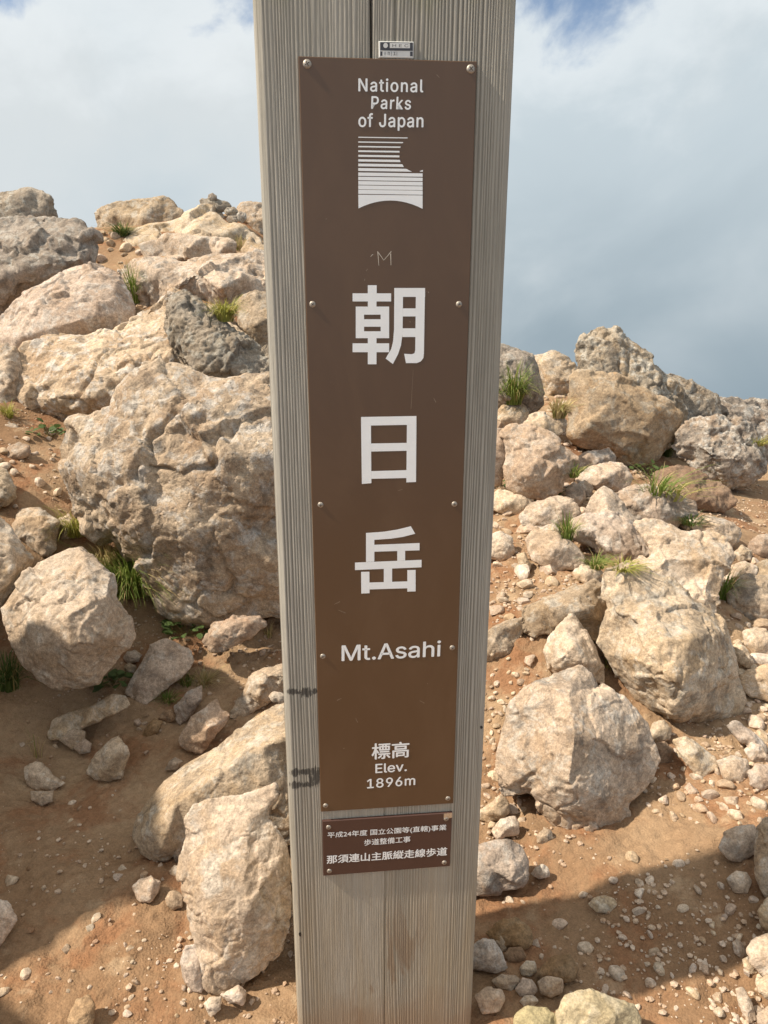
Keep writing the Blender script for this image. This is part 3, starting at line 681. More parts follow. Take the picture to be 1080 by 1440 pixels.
rock('rock', 'large yellowish boulder top half buried at the bottom edge', '783,1425 795,1400 830,1390 860,1402 890,1412 899,1432 899,1480 788,1480', None, 'yellow', 40, rough=.7)
rock('rock', 'ochre rounded stone half buried at the bottom beside the yellowish one', '722,1428 740,1416 768,1418 788,1434 795,1475 722,1475', None, 'yellow', 40, rough=.7)
rock('rock', 'dark earth caked stone beside the post foot', '683,1312 700,1296 725,1290 745,1304 750,1326 735,1338 700,1330', None, 'brown', 45, rough=.7)
rock('rock', 'earth caked lump in the shade right of the post foot', '754,1368 775,1346 800,1342 814,1360 806,1380 770,1388', None, 'brown', 50, rough=.7)
rock('rock', 'large grey stone touching the post foot', '660,1335 680,1320 695,1321 706,1340 714,1361 700,1369 680,1366 660,1362', None, 'tan', 35, rough=.7)
rock('rock', 'split pebble with a dark top against the post foot', '668,1400 685,1388 705,1391 710,1405 701,1423 678,1426', None, 'pink', 35, rough=.7)
rock('rock', 'flat topped stone in the heap at the post foot', '691,1379 705,1370 725,1372 733,1379 718,1394 700,1389', None, 'pale', 45, rough=.6)
rock('rock', 'pentagon shaped stone in the middle of the heap at the post foot', '725,1391 735,1375 748,1378 757,1392 749,1402 732,1401', None, 'tan', 40, rough=.6)
rock('rock', 'square stone at the end of the heap near the earth caked lump', '756,1381 770,1372 791,1377 791,1396 775,1403 760,1397', None, 'pale', 40, rough=.6)
rock('rock', 'small oval stone in the heap next to the half buried ochre stone', '731,1408 738,1400 750,1400 757,1408 750,1415 738,1416', None, 'pale', 40, rough=.5)
rock('rock', 'brown stone in the heap at the post foot', '708,1345 716,1333 733,1332 740,1345 732,1354 716,1354', None, 'brown', 40, rough=.6)
rock('rock', 'thin upright stone in the heap between grey and brown stones', '696,1325 705,1314 712,1322 712,1338 704,1338', None, 'tan', 30, rough=.6)
rock('rock', 'angular pale stone in the heap above the flat topped stone', '731,1362 740,1351 752,1353 755,1366 745,1373 734,1371', None, 'pale', 35, rough=.6)

# ---- added boulders, never in view, shaped to throw shade over the left dirt
blob_rock('boulder', 'tall added boulder, unseen past the left edge, shading the dirt', (-1.68, 1.85, 0.30), (0.55, 0.55, 0.92), 'tan', 71)
blob_rock('boulder', 'upright added boulder, unseen past the left edge between two others, shading the dirt', (-1.60, 1.25, 0.25), (0.50, 0.62, 1.08), 'tan', 73)
blob_rock('boulder', 'broad added boulder, unseen past the left edge nearer the viewer, shading the dirt', (-1.62, 0.62, 0.25), (0.52, 0.62, 1.05), 'tan', 72)

for lb, x_, y_, rx_, rz_, sd_ in (('squat tan boulder standing right behind the post', -0.02, 2.55, 0.26, 0.30, 81), ('tan boulder on the slope farther behind the post', 0.06, 3.35, 0.34, 0.36, 82), ('pale boulder high on the saddle behind the post', -0.16, 4.25, 0.42, 0.40, 83),
                             ('low stone lying between the post and the squat boulder behind it', 0.04, 1.85, 0.14, 0.12, 84), ('small boulder on the saddle beside the pale one behind the post', 0.30, 4.35, 0.24, 0.26, 85)):
    blob_rock('boulder', lb, (x_, y_, float(zg(x_, y_)[0]) + rz_ * 0.25), (rx_, rx_, rz_), 'tan' if sd_ != 83 else 'pale', sd_, 0.012)

# ------------------------------------------------------------------ signpost
YAW = 0.0966
PO = np.array([0.0035, 0.9601, 0.0])
PU = np.array([math.cos(YAW), math.sin(YAW), 0.0]); PN = np.array([math.sin(YAW), -math.cos(YAW), 0.0])


def face(px, py, proud=0.0):
    """photo point -> (across, up) on the front plane of the post"""
    r = rays(px, py); o = PO + PN * proud
    t = ((o - CAMP) @ PN) / (r @ PN); P = CAMP + r * t - o
    return float(P @ PU), float(P[2])


post = link(bpy.data.objects.new('signpost', None)); post.location = PO; post.rotation_euler = (0, 0, YAW)
post.empty_display_size = 0.1
tag(post, 'weathered square wooden summit signpost with long brown name plate', 'signpost')

wm, t, bs = mat_new('weathered_wood')
tc = t.add('ShaderNodeTexCoord'); v = tc.outputs['Object']
at = t.add('ShaderNodeAttribute', attribute_name='grain')
gr = at.outputs['Fac']
sepw = t.add('ShaderNodeSeparateXYZ', {0: v})
vs = t.scale3(v, (60.0, 60.0, 2.2))
fib = t.noise(vs, 3.0, 6, 0.65); fib2 = t.noise(t.scale3(v, (300, 300, 6)), 2.0, 4, 0.7)
blot = t.noise(t.scale3(v, (9, 9, 2.2)), 1.0, 5, 0.6, 0.4)
col = t.mix(gr, (0.160, 0.147, 0.120), (0.425, 0.402, 0.348))
col = t.mix(t.math('MULTIPLY', t.step(blot, 0.42, 0.66), 0.6), col, (0.300, 0.282, 0.238))
col = t.mix(1.0, col, t.lin(fib, 0.3, 0.7, 0.84, 1.14), 'MULTIPLY')
col = t.mix(1.0, col, t.lin(fib2, 0.3, 0.7, 0.84, 1.14), 'MULTIPLY')
foot = t.math('MULTIPLY', t.step(sepw.outputs['Z'], 0.75, 0.05), t.lin(t.noise(t.scale3(v, (22, 22, 2.0)), 1.0, 5, 0.65, 0.6), 0.35, 0.65, 0.15, 0.75))
col = t.mix(foot, col, (0.335, 0.270, 0.180))
# knots of brown heartwood low on the front, mud splash at the foot, green algae at the head
knot = t.noise(t.scale3(t.addv(v, (0.02, 0, 0.4)), (26, 26, 4.5)), 1.0, 4, 0.6, 0.8)
kz = t.math('MULTIPLY', t.step(knot, 0.54, 0.62), t.step(sepw.outputs['Z'], 0.34, 0.16))
kz = t.math('MULTIPLY', kz, t.step(t.math('ABSOLUTE', sepw.outputs['X']), 0.09, 0.03))
col = t.mix(t.math('MULTIPLY', kz, 0.65), col, (0.24, 0.165, 0.105))
mud = t.math('ADD', sepw.outputs['Z'], t.math('MULTIPLY', t.noise(t.scale3(v, (14, 14, 9)), 1.0, 6, 0.65), 0.16))
col = t.mix(t.math('MULTIPLY', t.step(mud, 0.190, 0.085), 0.75), col, (0.31, 0.22, 0.145))
def blob(a_, z_, ra, rz):
    dx = t.math('POWER', t.math('DIVIDE', t.math('SUBTRACT', sepw.outputs['X'], a_), ra), 2.0)
    dz = t.math('POWER', t.math('DIVIDE', t.math('SUBTRACT', sepw.outputs['Z'], z_), rz), 2.0)
    return t.math('ADD', dx, dz)
streak = t.noise(t.scale3(v, (480, 480, 40)), 1.0, 3, 0.7); lump = t.noise(v, 120.0, 3, 0.6)
tarm = None
for px_, py_, rx_, ry_ in ((430.5, 973.5, 9, 7), (411, 973, 7, 4.5), (442, 972, 5, 4), (421, 974, 9, 2), (416, 1086.5, 7.5, 6), (417, 1104, 8, 5.5), (432, 1085, 14, 5), (434, 1103, 13, 4), (445, 1092, 5, 15), (437, 1096, 3, 15)):
    a_, z_ = face(px_, py_); mb = blob(a_, z_, rx_ / 760.0, ry_ / 760.0)
    tarm = mb if tarm is None else t.math('MINIMUM', tarm, mb)
tarm = t.math('ADD', tarm, t.math('ADD', t.math('MULTIPLY', t.math('SUBTRACT', streak, 0.5), 3.4), t.math('MULTIPLY', t.math('SUBTRACT', lump, 0.5), 1.5)))
col = t.mix(t.math('MULTIPLY', t.step(tarm, 0.95, 0.45), 0.8), col, (0.035, 0.031, 0.028))
alg = t.math('ADD', sepw.outputs['Z'], t.math('MULTIPLY', t.noise(t.scale3(v, (30, 30, 8)), 1.0, 6, 0.65), 0.16))
col = t.mix(t.math('MULTIPLY', t.step(alg, 1.60, 1.68), 0.6), col, (0.20, 0.215, 0.065))
t.set(bs.inputs['Base Color'], col); bs.inputs['Roughness'].default_value = 0.88; bs.inputs['Specular IOR Level'].default_value = 0.25
t.set(bs.inputs['Normal'], t.add('ShaderNodeBump', {'Height': t.math('ADD', fib, t.math('MULTIPLY', fib2, 0.6)), 'Distance': 0.0016, 'Strength': 0.7}).outputs[0])

HW, DEP, CH, ZB, ZT = 0.15, 0.22, 0.009, -0.25, 1.60
NC = 460
xs = np.linspace(-HW + CH, HW - CH, NC)
prof = [(-HW, DEP - CH), (-HW, DEP * 0.66), (-HW, DEP * 0.33), (-HW, CH), (-HW + CH * 0.35, CH * 0.35)] + [(x_, 0.0) for x_ in xs] + \
       [(HW - CH * 0.35, CH * 0.35), (HW, CH), (HW, DEP * 0.33), (HW, DEP * 0.66), (HW, DEP - CH), (HW - CH, DEP), (0.0, DEP), (-HW + CH, DEP)]
prof = np.array(prof); npf = len(prof)
zs = np.concatenate([np.linspace(ZB, 0.0, 8)[:-1], np.linspace(0, ZT - 0.01, 170), [ZT - 0.004, ZT]])
A = np.tile(prof, (len(zs), 1)); Zc = np.repeat(zs, npf)
P3 = np.stack([A[:, 0], A[:, 1], Zc], -1)
warp = perlin(np.stack([A[:, 0] * 9, A[:, 1] * 9 + 3.3, Zc * 0.55], -1)) * 0.010 + perlin(np.stack([A[:, 0] * 24, A[:, 1] * 24 + 7, Zc * 2.2], -1)) * 0.0016
cx_ = np.exp(-((A[:, 0] - 0.012) / 0.045) ** 2)
warp = warp + cx_ * 0.020 * perlin(np.stack([A[:, 0] * 6 + 2, A[:, 1] * 0 + 0.5, Zc * 1.3 + 4], -1))
s_ = (A[:, 0] + A[:, 1] * 0.9 + warp)
per = 0.0040
tri = np.abs(((s_ / per + 1.1 * perlin(np.stack([s_ * 75, Zc * 0 + 1.5, Zc * 0.5], -1))) % 1.0) - 0.5) * 2
strength = np.clip(0.62 + 0.9 * perlin(np.stack([s_ * 24, Zc * 0 + 8.5, Zc * 0.5], -1)), 0.12, 1)
grain = 1 - (1 - np.clip(tri * 1.35, 0, 1)) ** 1.0 * strength
fine = perlin(np.stack([s_ * 700, Zc * 0 + 2.5, Zc * 9], -1))
front = (np.abs(A[:, 1]) < 1e-6)
depth = (1 - grain) * 0.0008 + np.abs(fine) * 0.0003
xc = np.interp(Zc, [0, 0.45, 1.2, 1.6], [face(541, 1420)[0], face(541, 1240)[0], -0.017, face(521, 10)[0]]) + 0.0012 * perlin(np.stack([Zc * 6, Zc * 0 + .5, Zc * 0 + .5], -1))
crack = np.exp(-((A[:, 0] - xc) / 0.0011) ** 2) * np.interp(Zc, [0, 0.5, 1.2, 1.5], [0.30, 0.25, 0.4, 1.0])
xc2 = np.interp(Zc, [1.2, 1.6], [0.008, face(556, 10)[0]])
crack2 = np.exp(-((A[:, 0] - xc2) / 0.0008) ** 2) * (Zc > 1.3) * 0.5
depth = depth + crack * 0.008 + crack2 * 0.004
P3[front, 1] += depth[front]
side = ~front
P3[side, 0] -= np.sign(A[side, 0]) * depth[side] * 0.8
grain = np.clip(grain - 0.9 * np.clip(crack * 1.3, 0, 1) - 0.6 * crack2, 0, 1)
top = np.argmin(zs)
P3[Zc >= ZT - 1e-6, :2] = P3[Zc >= ZT - 1e-6, :2] * (0.985, 0.985) + (0, 0.002)
Fq = []
for k in range(len(zs) - 1):
    b0 = k * npf
    for i in range(npf):
        j = (i + 1) % npf
        Fq.append((b0 + i, b0 + j, b0 + npf + j, b0 + npf + i))
Fq.append(tuple((len(zs) - 1) * npf + i for i in range(npf)))
body = mesh_obj('wooden_post', P3, Fq, wm, post, False)
ga = body.data.attributes.new('grain', 'FLOAT', 'POINT'); ga.data.foreach_set('value', grain.astype(np.float32))


def simple_mat(name, col, rough=0.5, metal=0.0, spec=0.5, noise_amt=0.0, nscale=60, coat=0.0):
    m, t, bs = mat_new(name)
    if noise_amt:
        tc = t.add('ShaderNodeTexCoord')
        nn = t.noise(tc.outputs['Object'], nscale, 6, 0.65)
        c2 = t.mix(1.0, col, t.lin(nn, 0.25, 0.75, 1 - noise_amt, 1 + noise_amt), 'MULTIPLY')
        t.set(bs.inputs['Base Color'], c2)
        t.set(bs.inputs['Roughness'], t.lin(nn, 0.3, 0.7, max(0, rough - 0.08), rough + 0.08))
    else:
        t.set(bs.inputs['Base Color'], col); bs.inputs['Roughness'].default_value = rough
    bs.inputs['Metallic'].default_value = metal; bs.inputs['Specular IOR Level'].default_value = spec
    bs.inputs['Coat Weight'].default_value = coat
    return m


# brown plate: glossy enamel with faint dust, rub marks and pin-point chips
pm, t, bs = mat_new('brown_enamel')
tc = t.add('ShaderNodeTexCoord'); v = tc.outputs['Object']
dust = t.noise(t.scale3(v, (1, 1, 0.5)), 9, 7, 0.65, 0.5); spk = t.noise(v, 90, 5, 0.7)
col = t.mix(t.step(dust, 0.40, 0.72), (0.104, 0.055, 0.026), (0.122, 0.067, 0.033))
col = t.mix(t.math('MULTIPLY', t.step(spk, 0.70, 0.76), 0.6), col, (0.28, 0.20, 0.14))
t.set(bs.inputs['Base Color'], col)
t.set(bs.inputs['Roughness'], t.lin(dust, 0.3, 0.7, 0.30, 0.40)); bs.inputs['Specular IOR Level'].default_value = 0.62
dm, t, bs = mat_new('dark_brown_enamel')
tc = t.add('ShaderNodeTexCoord'); v = tc.outputs['Object']
dust = t.noise(v, 14, 7, 0.65, 0.5)
t.set(bs.inputs['Base Color'], t.mix(dust, (0.060, 0.027, 0.020), (0.095, 0.048, 0.036)))
bs.inputs['Roughness'].default_value = 0.42
white = simple_mat('white_lettering', (0.90, 0.92, 0.92), 0.5, noise_amt=0.03, nscale=40)
steel = simple_mat('stainless_screw', (0.40, 0.36, 0.31), 0.55, 0.7, noise_amt=0.25, nscale=400)
slotm = simple_mat('screw_slot_dark', (0.07, 0.055, 0.045), 0.8)  # flat dark colour that draws the cross slot on each head
black = simple_mat('black_tar', (0.022, 0.019, 0.017), 0.7, noise_amt=0.3)
sticw = simple_mat('sticker_white', (0.70, 0.70, 0.67), 0.4, noise_amt=0.08)
sticb = simple_mat('sticker_dark', (0.055, 0.055, 0.065), 0.4)


def plate(name, corners, th, mat):
    C = [face(*c_, th) for c_ in corners]           # TL TR BR BL
    b_ = 0.0008; V = []; 
    cxm = sum(c_[0] for c_ in C) / 4; czm = sum(c_[1] for c_ in C) / 4
    for yy, sh in ((0.0, 0), (-th + b_, 0), (-th, b_)):
        for a_, z_ in C:
            V.append((a_ - math.copysign(sh, a_ - cxm), yy, z_ - math.copysign(sh, z_ - czm)))
    Fc = [(8, 9, 10, 11)]
    for l in (0, 4):
        for i in range(4):
            j = (i + 1) % 4
            Fc.append((l + i, l + j, l + 4 + j, l + 4 + i))
    return mesh_obj(name, V, Fc, mat, post)


PT = 0.0035; DT = 0.004
name_plate = plate('name_plate', [(419.6, 78.9), (670.7, 86.3), (637.5, 1130), (451.4, 1142)], PT, pm)
name_plate['label'] = 'long brown enamel plate with white lettering'
work_plate = plate('work_plate', [(453.3, 1155), (636, 1142.8), (632.8, 1218.3), (454.7, 1232)], DT, dm)
work_plate['label'] = 'small dark brown plate with three lines of white text'


def flat_mesh(name, polys, parent, proud, mat, conv=None):
    V = []; Fc = []
    for p in polys:
        loc = [face(*(conv(*q) if conv else q), proud) for q in p]
        base = len(V); V += [(a_, -proud, z_) for a_, z_ in loc]
        for tr in tessellate_polygon([[Vector((a_, z_, 0)) for a_, z_ in loc]]):
            a_, b_, c_ = (np.array(loc[i]) for i in tr)
            tr = tr if np.cross(b_ - a_, c_ - a_) > 0 else tr[::-1]
            Fc.append(tuple(base + i for i in tr))
    return mesh_obj(name, V, Fc, mat, parent)


def rect(x0, y0, x1, y1):
    return [(x0, y0), (x1, y0), (x1, y1), (x0, y1)]


LP = PT + 0.00025
c2 = lambda x, y: (400 + x / 3.6, 330 + y / 3.6)
c3 = lambda x, y: (400 + x / 3.6, 680 + y / 3.6)
ASA = [rect(422, 256, 467, 297), rect(345, 297, 540, 338), rect(422, 338, 466, 364), rect(361, 364, 530, 405), rect(361, 405, 403, 489), rect(487, 405, 530, 489),
       rect(403, 428, 487, 466), rect(361, 489, 530, 524), rect(422, 524, 466, 550), rect(345, 550, 530, 595), rect(422, 595, 466, 656), rect(556, 270, 712, 315),
       [(556, 315), (600, 315), (598, 500), (590, 560), (575, 605), (549, 655), (512, 627), (540, 580), (550, 540), (555, 480)],
       [(665, 315), (711, 315), (706, 600), (703, 625), (690, 642), (670, 650), (615, 650), (606, 603), (645, 605), (658, 600), (662, 585)],
       [(600, 373), (665, 373), (664, 414), (599, 414)], [(598, 474), (663, 474), (663, 518), (597, 518)]]
NICHI = [[(388, 923), (668, 918), (668, 962), (388, 967)], [(388, 967), (438, 966), (440, 1258), (392, 1262)], [(620, 963), (668, 962), (666, 1252), (617, 1254)],
         [(438, 1057), (620, 1054), (619, 1094), (438, 1098)], [(440, 1197), (618, 1192), (617, 1232), (440, 1236)]]
GAKU = [[(413, 250), (500, 244), (570, 233), (640, 216), (662, 254), (600, 270), (540, 279), (455, 285), (413, 288)], [(413, 288), (455, 285), (455, 395), (413, 397)],
        [(455, 310), (684, 301), (684, 338), (455, 345)], [(571, 341), (611, 340), (611, 389), (571, 391)], [(357, 400), (694, 386), (694, 424), (357, 438)],
        [(503, 432), (545, 430), (545, 498), (503, 499)], [(388, 447), (430, 446), (431, 555), (389, 557)], [(622, 438), (664, 437), (664, 546), (622, 547)],
        [(430.5, 501), (622, 495), (622, 530), (431, 536)]]
flat_mesh('large_character', ASA, name_plate, LP, white, c2)['label'] = 'white character 朝'
flat_mesh('large_character', NICHI, name_plate, LP, white, c2)['label'] = 'white character 日'
flat_mesh('large_character', GAKU, name_plate, LP, white, c3)['label'] = 'white character 岳'
c5 = lambda x, y: (490 + x / 6.858, 95 + y / 6.858)
EMB = []
ys = [672, 718, 762, 806, 851, 895, 939, 983, 1028, 1070, 1112, 1155, 1198]
hs = [9, 11, 13, 16, 19, 22, 26, 28, 33, 34, 36, 38, 40]
xr = [570, 522, 500, 492, 492, 502, 535, 612] + [715] * 5
for k, (yy, hh_, x1) in enumerate(zip(ys, hs, xr)):
    sl = 9 * (x1 - 95) / 620.0
    dx = [0, 8, 4, 0, 0, -6, -16, -55][k] if k < 8 else 0
    EMB.append([(95, yy - hh_ / 2), (x1 + dx, yy - hh_ / 2 + sl), (x1, yy + hh_ / 2 + sl), (95, yy + hh_ / 2)])
EMB.append([(686, 999), (718, 987), (718, 1004), (690, 1004)])
arch = [(715 - 618 * k / 12.0, 1362 - 78 * (1 - (2 * k / 12.0 - 1) ** 2) - 4 * k / 12) for k in range(13)]
EMB.append([(95, 1226), (715, 1233)] + arch)
flat_mesh('park_emblem', EMB, name_plate, LP, white, c5)['label'] = 'white emblem of stripes with a round cut'


try:
    SANS = bpy.data.fonts.load(bpy.utils.system_resource('DATAFILES', path='fonts') + '/Inter.woff2')   # Blender's own interface font
except Exception:
    SANS = None


def text(name, body, bl, br, tl, parent, proud, bold=0.0, mat=None, spacing=1.0, fat=0.0, sans=True):
    cu = bpy.data.curves.new('t', 'FONT'); cu.body = body; cu.offset = bold; cu.resolution_u = 3; cu.space_character = spacing
    if sans and SANS:
        cu.font = SANS
    o = bpy.data.objects.new('t', cu); COL.objects.link(o)
    me = bpy.data.meshes.new_from_object(o.evaluated_get(bpy.context.evaluated_depsgraph_get()))
    bpy.data.objects.remove(o); bpy.data.curves.remove(cu)
    P = np.array([v_.co[:] for v_ in me.vertices]); Fp = [tuple(p.vertices) for p in me.polygons]
    bpy.data.meshes.remove(me)
    lo = P.min(0); hi = P.max(0)
    BL, BR, TL = (np.array(face(*q, proud)) for q in (bl, br, tl))
    V = []; Fc = []
    sh = [(0, 0)] if not fat else [(-fat, 0), (fat, 0), (0, fat * .7), (0, -fat * .7)]      # bold weight: the strokes thickened in thin layers of paint
    for k, (sx, sy) in enumerate(sh):
        uu = (P[:, 0] + sx - lo[0] + fat) / (hi[0] - lo[0] + 2 * fat); vv = (P[:, 1] + sy - lo[1] + fat * .7) / (hi[1] - lo[1] + 1.4 * fat)
        Q = BL + uu[:, None] * (BR - BL) + vv[:, None] * (TL - BL)
        Fc += [tuple(i_ + len(V) for i_ in f_) for f_ in Fp]
        V += [(q[0], -proud - 0.00004 * k, q[1]) for q in Q]
    ob = mesh_obj(name, V, Fc, mat or white, parent)
    ob['label'] = 'white lettering ' + body
    return ob


text('lettering', 'National', (503.9, 128.8), (595.3, 130.3), (503.9, 109.6), name_plate, LP, spacing=1.12, fat=.016)
text('lettering', 'Parks', (521.8, 153.3), (577.8, 154.5), (522.4, 135.1), name_plate, LP, spacing=1.12, fat=.016)
text('lettering', 'of Japan', (503.9, 183.7), (595.3, 184.2), (503.9, 158.9), name_plate, LP, spacing=1.08, fat=.016)
text('lettering', 'Mt.Asahi', (480.3, 930), (619.4, 923.3), (480.3, 907), name_plate, LP, fat=.010)
text('lettering', '標高', (522.5, 1068.3), (575.6, 1065), (522.5, 1045.6), name_plate, LP, fat=.020, sans=False)
text('lettering', 'Elev.', (527.8, 1087.5), (572.2, 1084.4), (527.8, 1074.4), name_plate, LP, fat=.014)
text('lettering', '1896m', (516.1, 1108.9), (583.9, 1103.9), (516.1, 1095.6), name_plate, LP, fat=.014, spacing=1.05)
SP_ = DT + 0.00025
text('lettering', '平成24年度 国立公園等(直轄)事業', (460.4, 1179.8), (627.6, 1168.6), (460.4, 1170.3), work_plate, SP_, fat=.012, sans=False)
text('lettering', '歩道整備工事', (511.9, 1189.3), (577.1, 1184.3), (511.9, 1180.5), work_plate, SP_, fat=.012, sans=False)
text('lettering', '那須連山主脈縦走線歩道', (459.4, 1215), (628.6, 1202.9), (459.4, 1203), work_plate, SP_, fat=.024, sans=False)

# scratched letter and rub marks on the plate
scr = simple_mat('bare_scratch', (0.62, 0.55, 0.45), 0.6)
def stroke(x0, y0, x1, y1, w0, w1):
    dx, dy = x1 - x0, y1 - y0; L_ = math.hypot(dx, dy); nx, ny = -dy / L_, dx / L_
    return [(x0 + nx * w0, y0 + ny * w0), (x1 + nx * w1, y1 + ny * w1), (x1 - nx * w1, y1 - ny * w1), (x0 - nx * w0, y0 - ny * w0)]
flat_mesh('scratch', [stroke(531.2, 353.5, 532.8, 373.5, .55, .25), stroke(532, 355, 539.7, 366, .45, .3), stroke(540.2, 365.4, 550.3, 353.5, .3, .5), stroke(549.4, 356.5, 549.8, 373, .6, .35), stroke(521, 361, 524.5, 357.5, .2, .5)],
          name_plate, LP, scr)['label'] = 'scratched letter M'
rub = simple_mat('faint_rub_mark', (0.26, 0.19, 0.13), 0.55)
for sk in ((614, 105, 618, 109, .4, .3), (515, 381, 517, 378, .5, .3), (512.5, 395, 513, 392, .3, .5), (581, 520, 578, 575, .12, .25), (474, 985, 480, 982, .5, .3), (602, 410, 603, 412, .6, .6), (543, 150, 546, 149, .3, .3), (483, 1053, 484, 1052, .6, .6),
           (470, 850, 478, 846, .2, .5), (476, 858, 486, 862, .3, .3), (610, 560, 613, 566, .3, .4), (560, 690, 566, 688, .3, .2), (500, 1010, 503, 1016, .25, .35), (590, 985, 597, 989, .2, .35)):
    flat_mesh('rub_mark', [stroke(*sk)], name_plate, LP, rub)



def make_screw(rad):
    V = []; Fc = []; ns = 16
    V.append((0, -0.42 * rad, 0))
    rings = ((0.35, 0.40), (0.65, 0.32), (0.88, 0.18), (1.0, 0.02), (1.0, 0.0))
    for r_, h_ in rings:
        for i in range(ns):
            a_ = 2 * math.pi * i / ns; V.append((r_ * rad * math.cos(a_), -h_ * rad, r_ * rad * math.sin(a_)))
    for i in range(ns):
        Fc.append((0, 1 + i, 1 + (i + 1) % ns))
        for k in range(len(rings) - 1):
            b_ = 1 + k * ns; Fc.append((b_ + i, b_ + ns + i, b_ + ns + (i + 1) % ns, b_ + (i + 1) % ns))
    nm = len(Fc)
    for ang in (0.5, 0.5 + math.pi / 2):
        ca, sa = math.cos(ang), math.sin(ang); b_ = len(V)
        for su, sv_ in ((-.55, -.09), (.55, -.09), (.55, .09), (-.55, .09)):
            V.append(((su * ca - sv_ * sa) * rad, -0.425 * rad - (0.01 * rad if ang > 1 else 0), (su * sa + sv_ * ca) * rad))
        Fc.append((b_, b_ + 1, b_ + 2, b_ + 3))
    me = bpy.data.meshes.new('screw'); me.from_pydata(V, [], Fc); me.update(); me.shade_smooth()
    me.materials.append(steel); me.materials.append(slotm)
    for k in range(nm, len(Fc)):
        me.polygons[k].material_index = 1
    return me


scm = make_screw(0.0040)
for parent, pr, pts_ in ((name_plate, PT, [(432, 90), (662, 97), (439.5, 428), (645.5, 428), (450.8, 710), (639, 709), (454, 923), (636, 911), (457.8, 1133), (630, 1123)]),
                         (work_plate, DT, [(462, 1163.5), (627.5, 1151.5), (463.2, 1225), (624.8, 1213)])):
    for k, q in enumerate(pts_):
        o = link(bpy.data.objects.new('screw', scm), parent); a_, z_ = face(*q, pr); o.location = (a_, -pr, z_); o.rotation_euler = (0, k * 1.3, 0)
        s_ = 1.25 if parent is name_plate and k < 2 else 1.0; o.scale = (s_, s_, s_)
# bent foil tab on the corner of the small plate
foil = simple_mat('silver_foil', (0.62, 0.60, 0.56), 0.28, 0.85, noise_amt=0.15, nscale=90)
flat_mesh('foil_tab', [[(624, 1144.2), (636, 1143), (636, 1149.5), (630, 1151), (624, 1150)]], work_plate, DT + 0.0008, foil)

# numbered survey sticker above the plate
st = plate('sticker', [(532.5, 57.5), (582.0, 58.5), (581.6, 82.0), (532.8, 81.0)], 0.0018, sticw); st['label'] = 'small white and black sticker'
cS = lambda x, y: (520 + x / 13.5, 50 + y / 13.5)
flat_mesh('dark_panel', [[(200, 125), (818, 132), (818, 290), (200, 282)], [(200, 300), (240, 300), (240, 385), (200, 385)], [(765, 305), (815, 305), (815, 392), (765, 392)]], st, 0.0021, sticb, cS)
flat_mesh('white_panel', [[(380, 140), (762, 146), (762, 240), (380, 236)], [(300 + 45 * math.cos(k * .524), 188 + 50 * math.sin(k * .524)) for k in range(12)]], st, 0.0024, sticw, cS)
text('lettering', 'H E C', cS(430, 218), cS(735, 222), cS(430, 162), st, 0.0027, 0.0, simple_mat('sticker_print', (0.12, 0.12, 0.13), 0.5))['label'] = 'dark letters H E C'
flat_mesh('ruled_line', [rect(408, 300, 414, 385), rect(512, 300, 518, 388), rect(285, 310, 295, 375), rect(345, 310, 378, 318), rect(345, 318, 352, 372), rect(371, 318, 378, 372), rect(450, 310, 490, 316), rect(466, 316, 474, 365), rect(448, 365, 492, 372)], st, 0.0022, sticb, cS)

# black tar streaks left on the wood next to the plate
rsd = np.random.RandomState(5)
def blotch(cx, cy, rx, ry, nn=22, jag=0.45):
    return [(cx + rx * math.cos(2 * math.pi * k / nn) * (1 + rsd.uniform(-jag, jag)), cy + ry * math.sin(2 * math.pi * k / nn) * (1 + rsd.uniform(-jag, jag))) for k in range(nn)]
flat_mesh('nail_hole', [blotch(422, 1314, 2.0, 3.2, 12, .2)], body, 0.00012, black)
flat_mesh('nail_hole', [blotch(677, 1023, 2.0, 2.0, 12, .2)], body, 0.00012, black)

# ------------------------------------------------------------------ pebbles
rs = np.random.RandomState(42)
bpy.context.view_layer.update()
DG = bpy.context.evaluated_depsgraph_get()


def peb_mesh(seed, sub=3):
    r_ = np.random.RandomState(seed); bm = bmesh.new()
    bmesh.ops.create_icosphere(bm, subdivisions=sub, radius=1.0)
    V = np.array([v_.co[:] for v_ in bm.verts])
    for k in range(r_.randint(7, 12)):
        n_ = r_.normal(size=3); n_ /= np.linalg.norm(n_); dd = r_.uniform(0.40, 0.74)
        e = np.maximum(V @ n_ - dd, 0); V = V - e[:, None] * n_ * 0.92
    V = V * (1 + 0.10 * fbm(V * 1.3 + seed, 2)[:, None]) * (1 + 0.03 * fbm(V * 5 + seed, 2)[:, None])
    V *= np.array([1.0, r_.uniform(0.7, 0.95), r_.uniform(0.55, 0.8)])
    for v_, q in zip(bm.verts, V):
        v_.co = q
    me = bpy.data.meshes.new('pebble'); bm.to_mesh(me); bm.free()
    return me


PEB = {}
for mk in ('pebble', 'pebble_tan', 'pebble_brown'):
    PEB[mk] = []
    for k in range(5):
        me = peb_mesh(100 + k, 3); me.materials.append(ROCK[mk]); PEB[mk].append(me)


def drop(px, py):
    r = rays(px, py); r = r / np.linalg.norm(r)
    ok, loc, nrm, i_, ob, mx = SC.ray_cast(DG, Vector(CAMP), Vector(r))
    if ok and ob.name == 'ground':
        return loc, nrm
    return None, None


PLACED = []


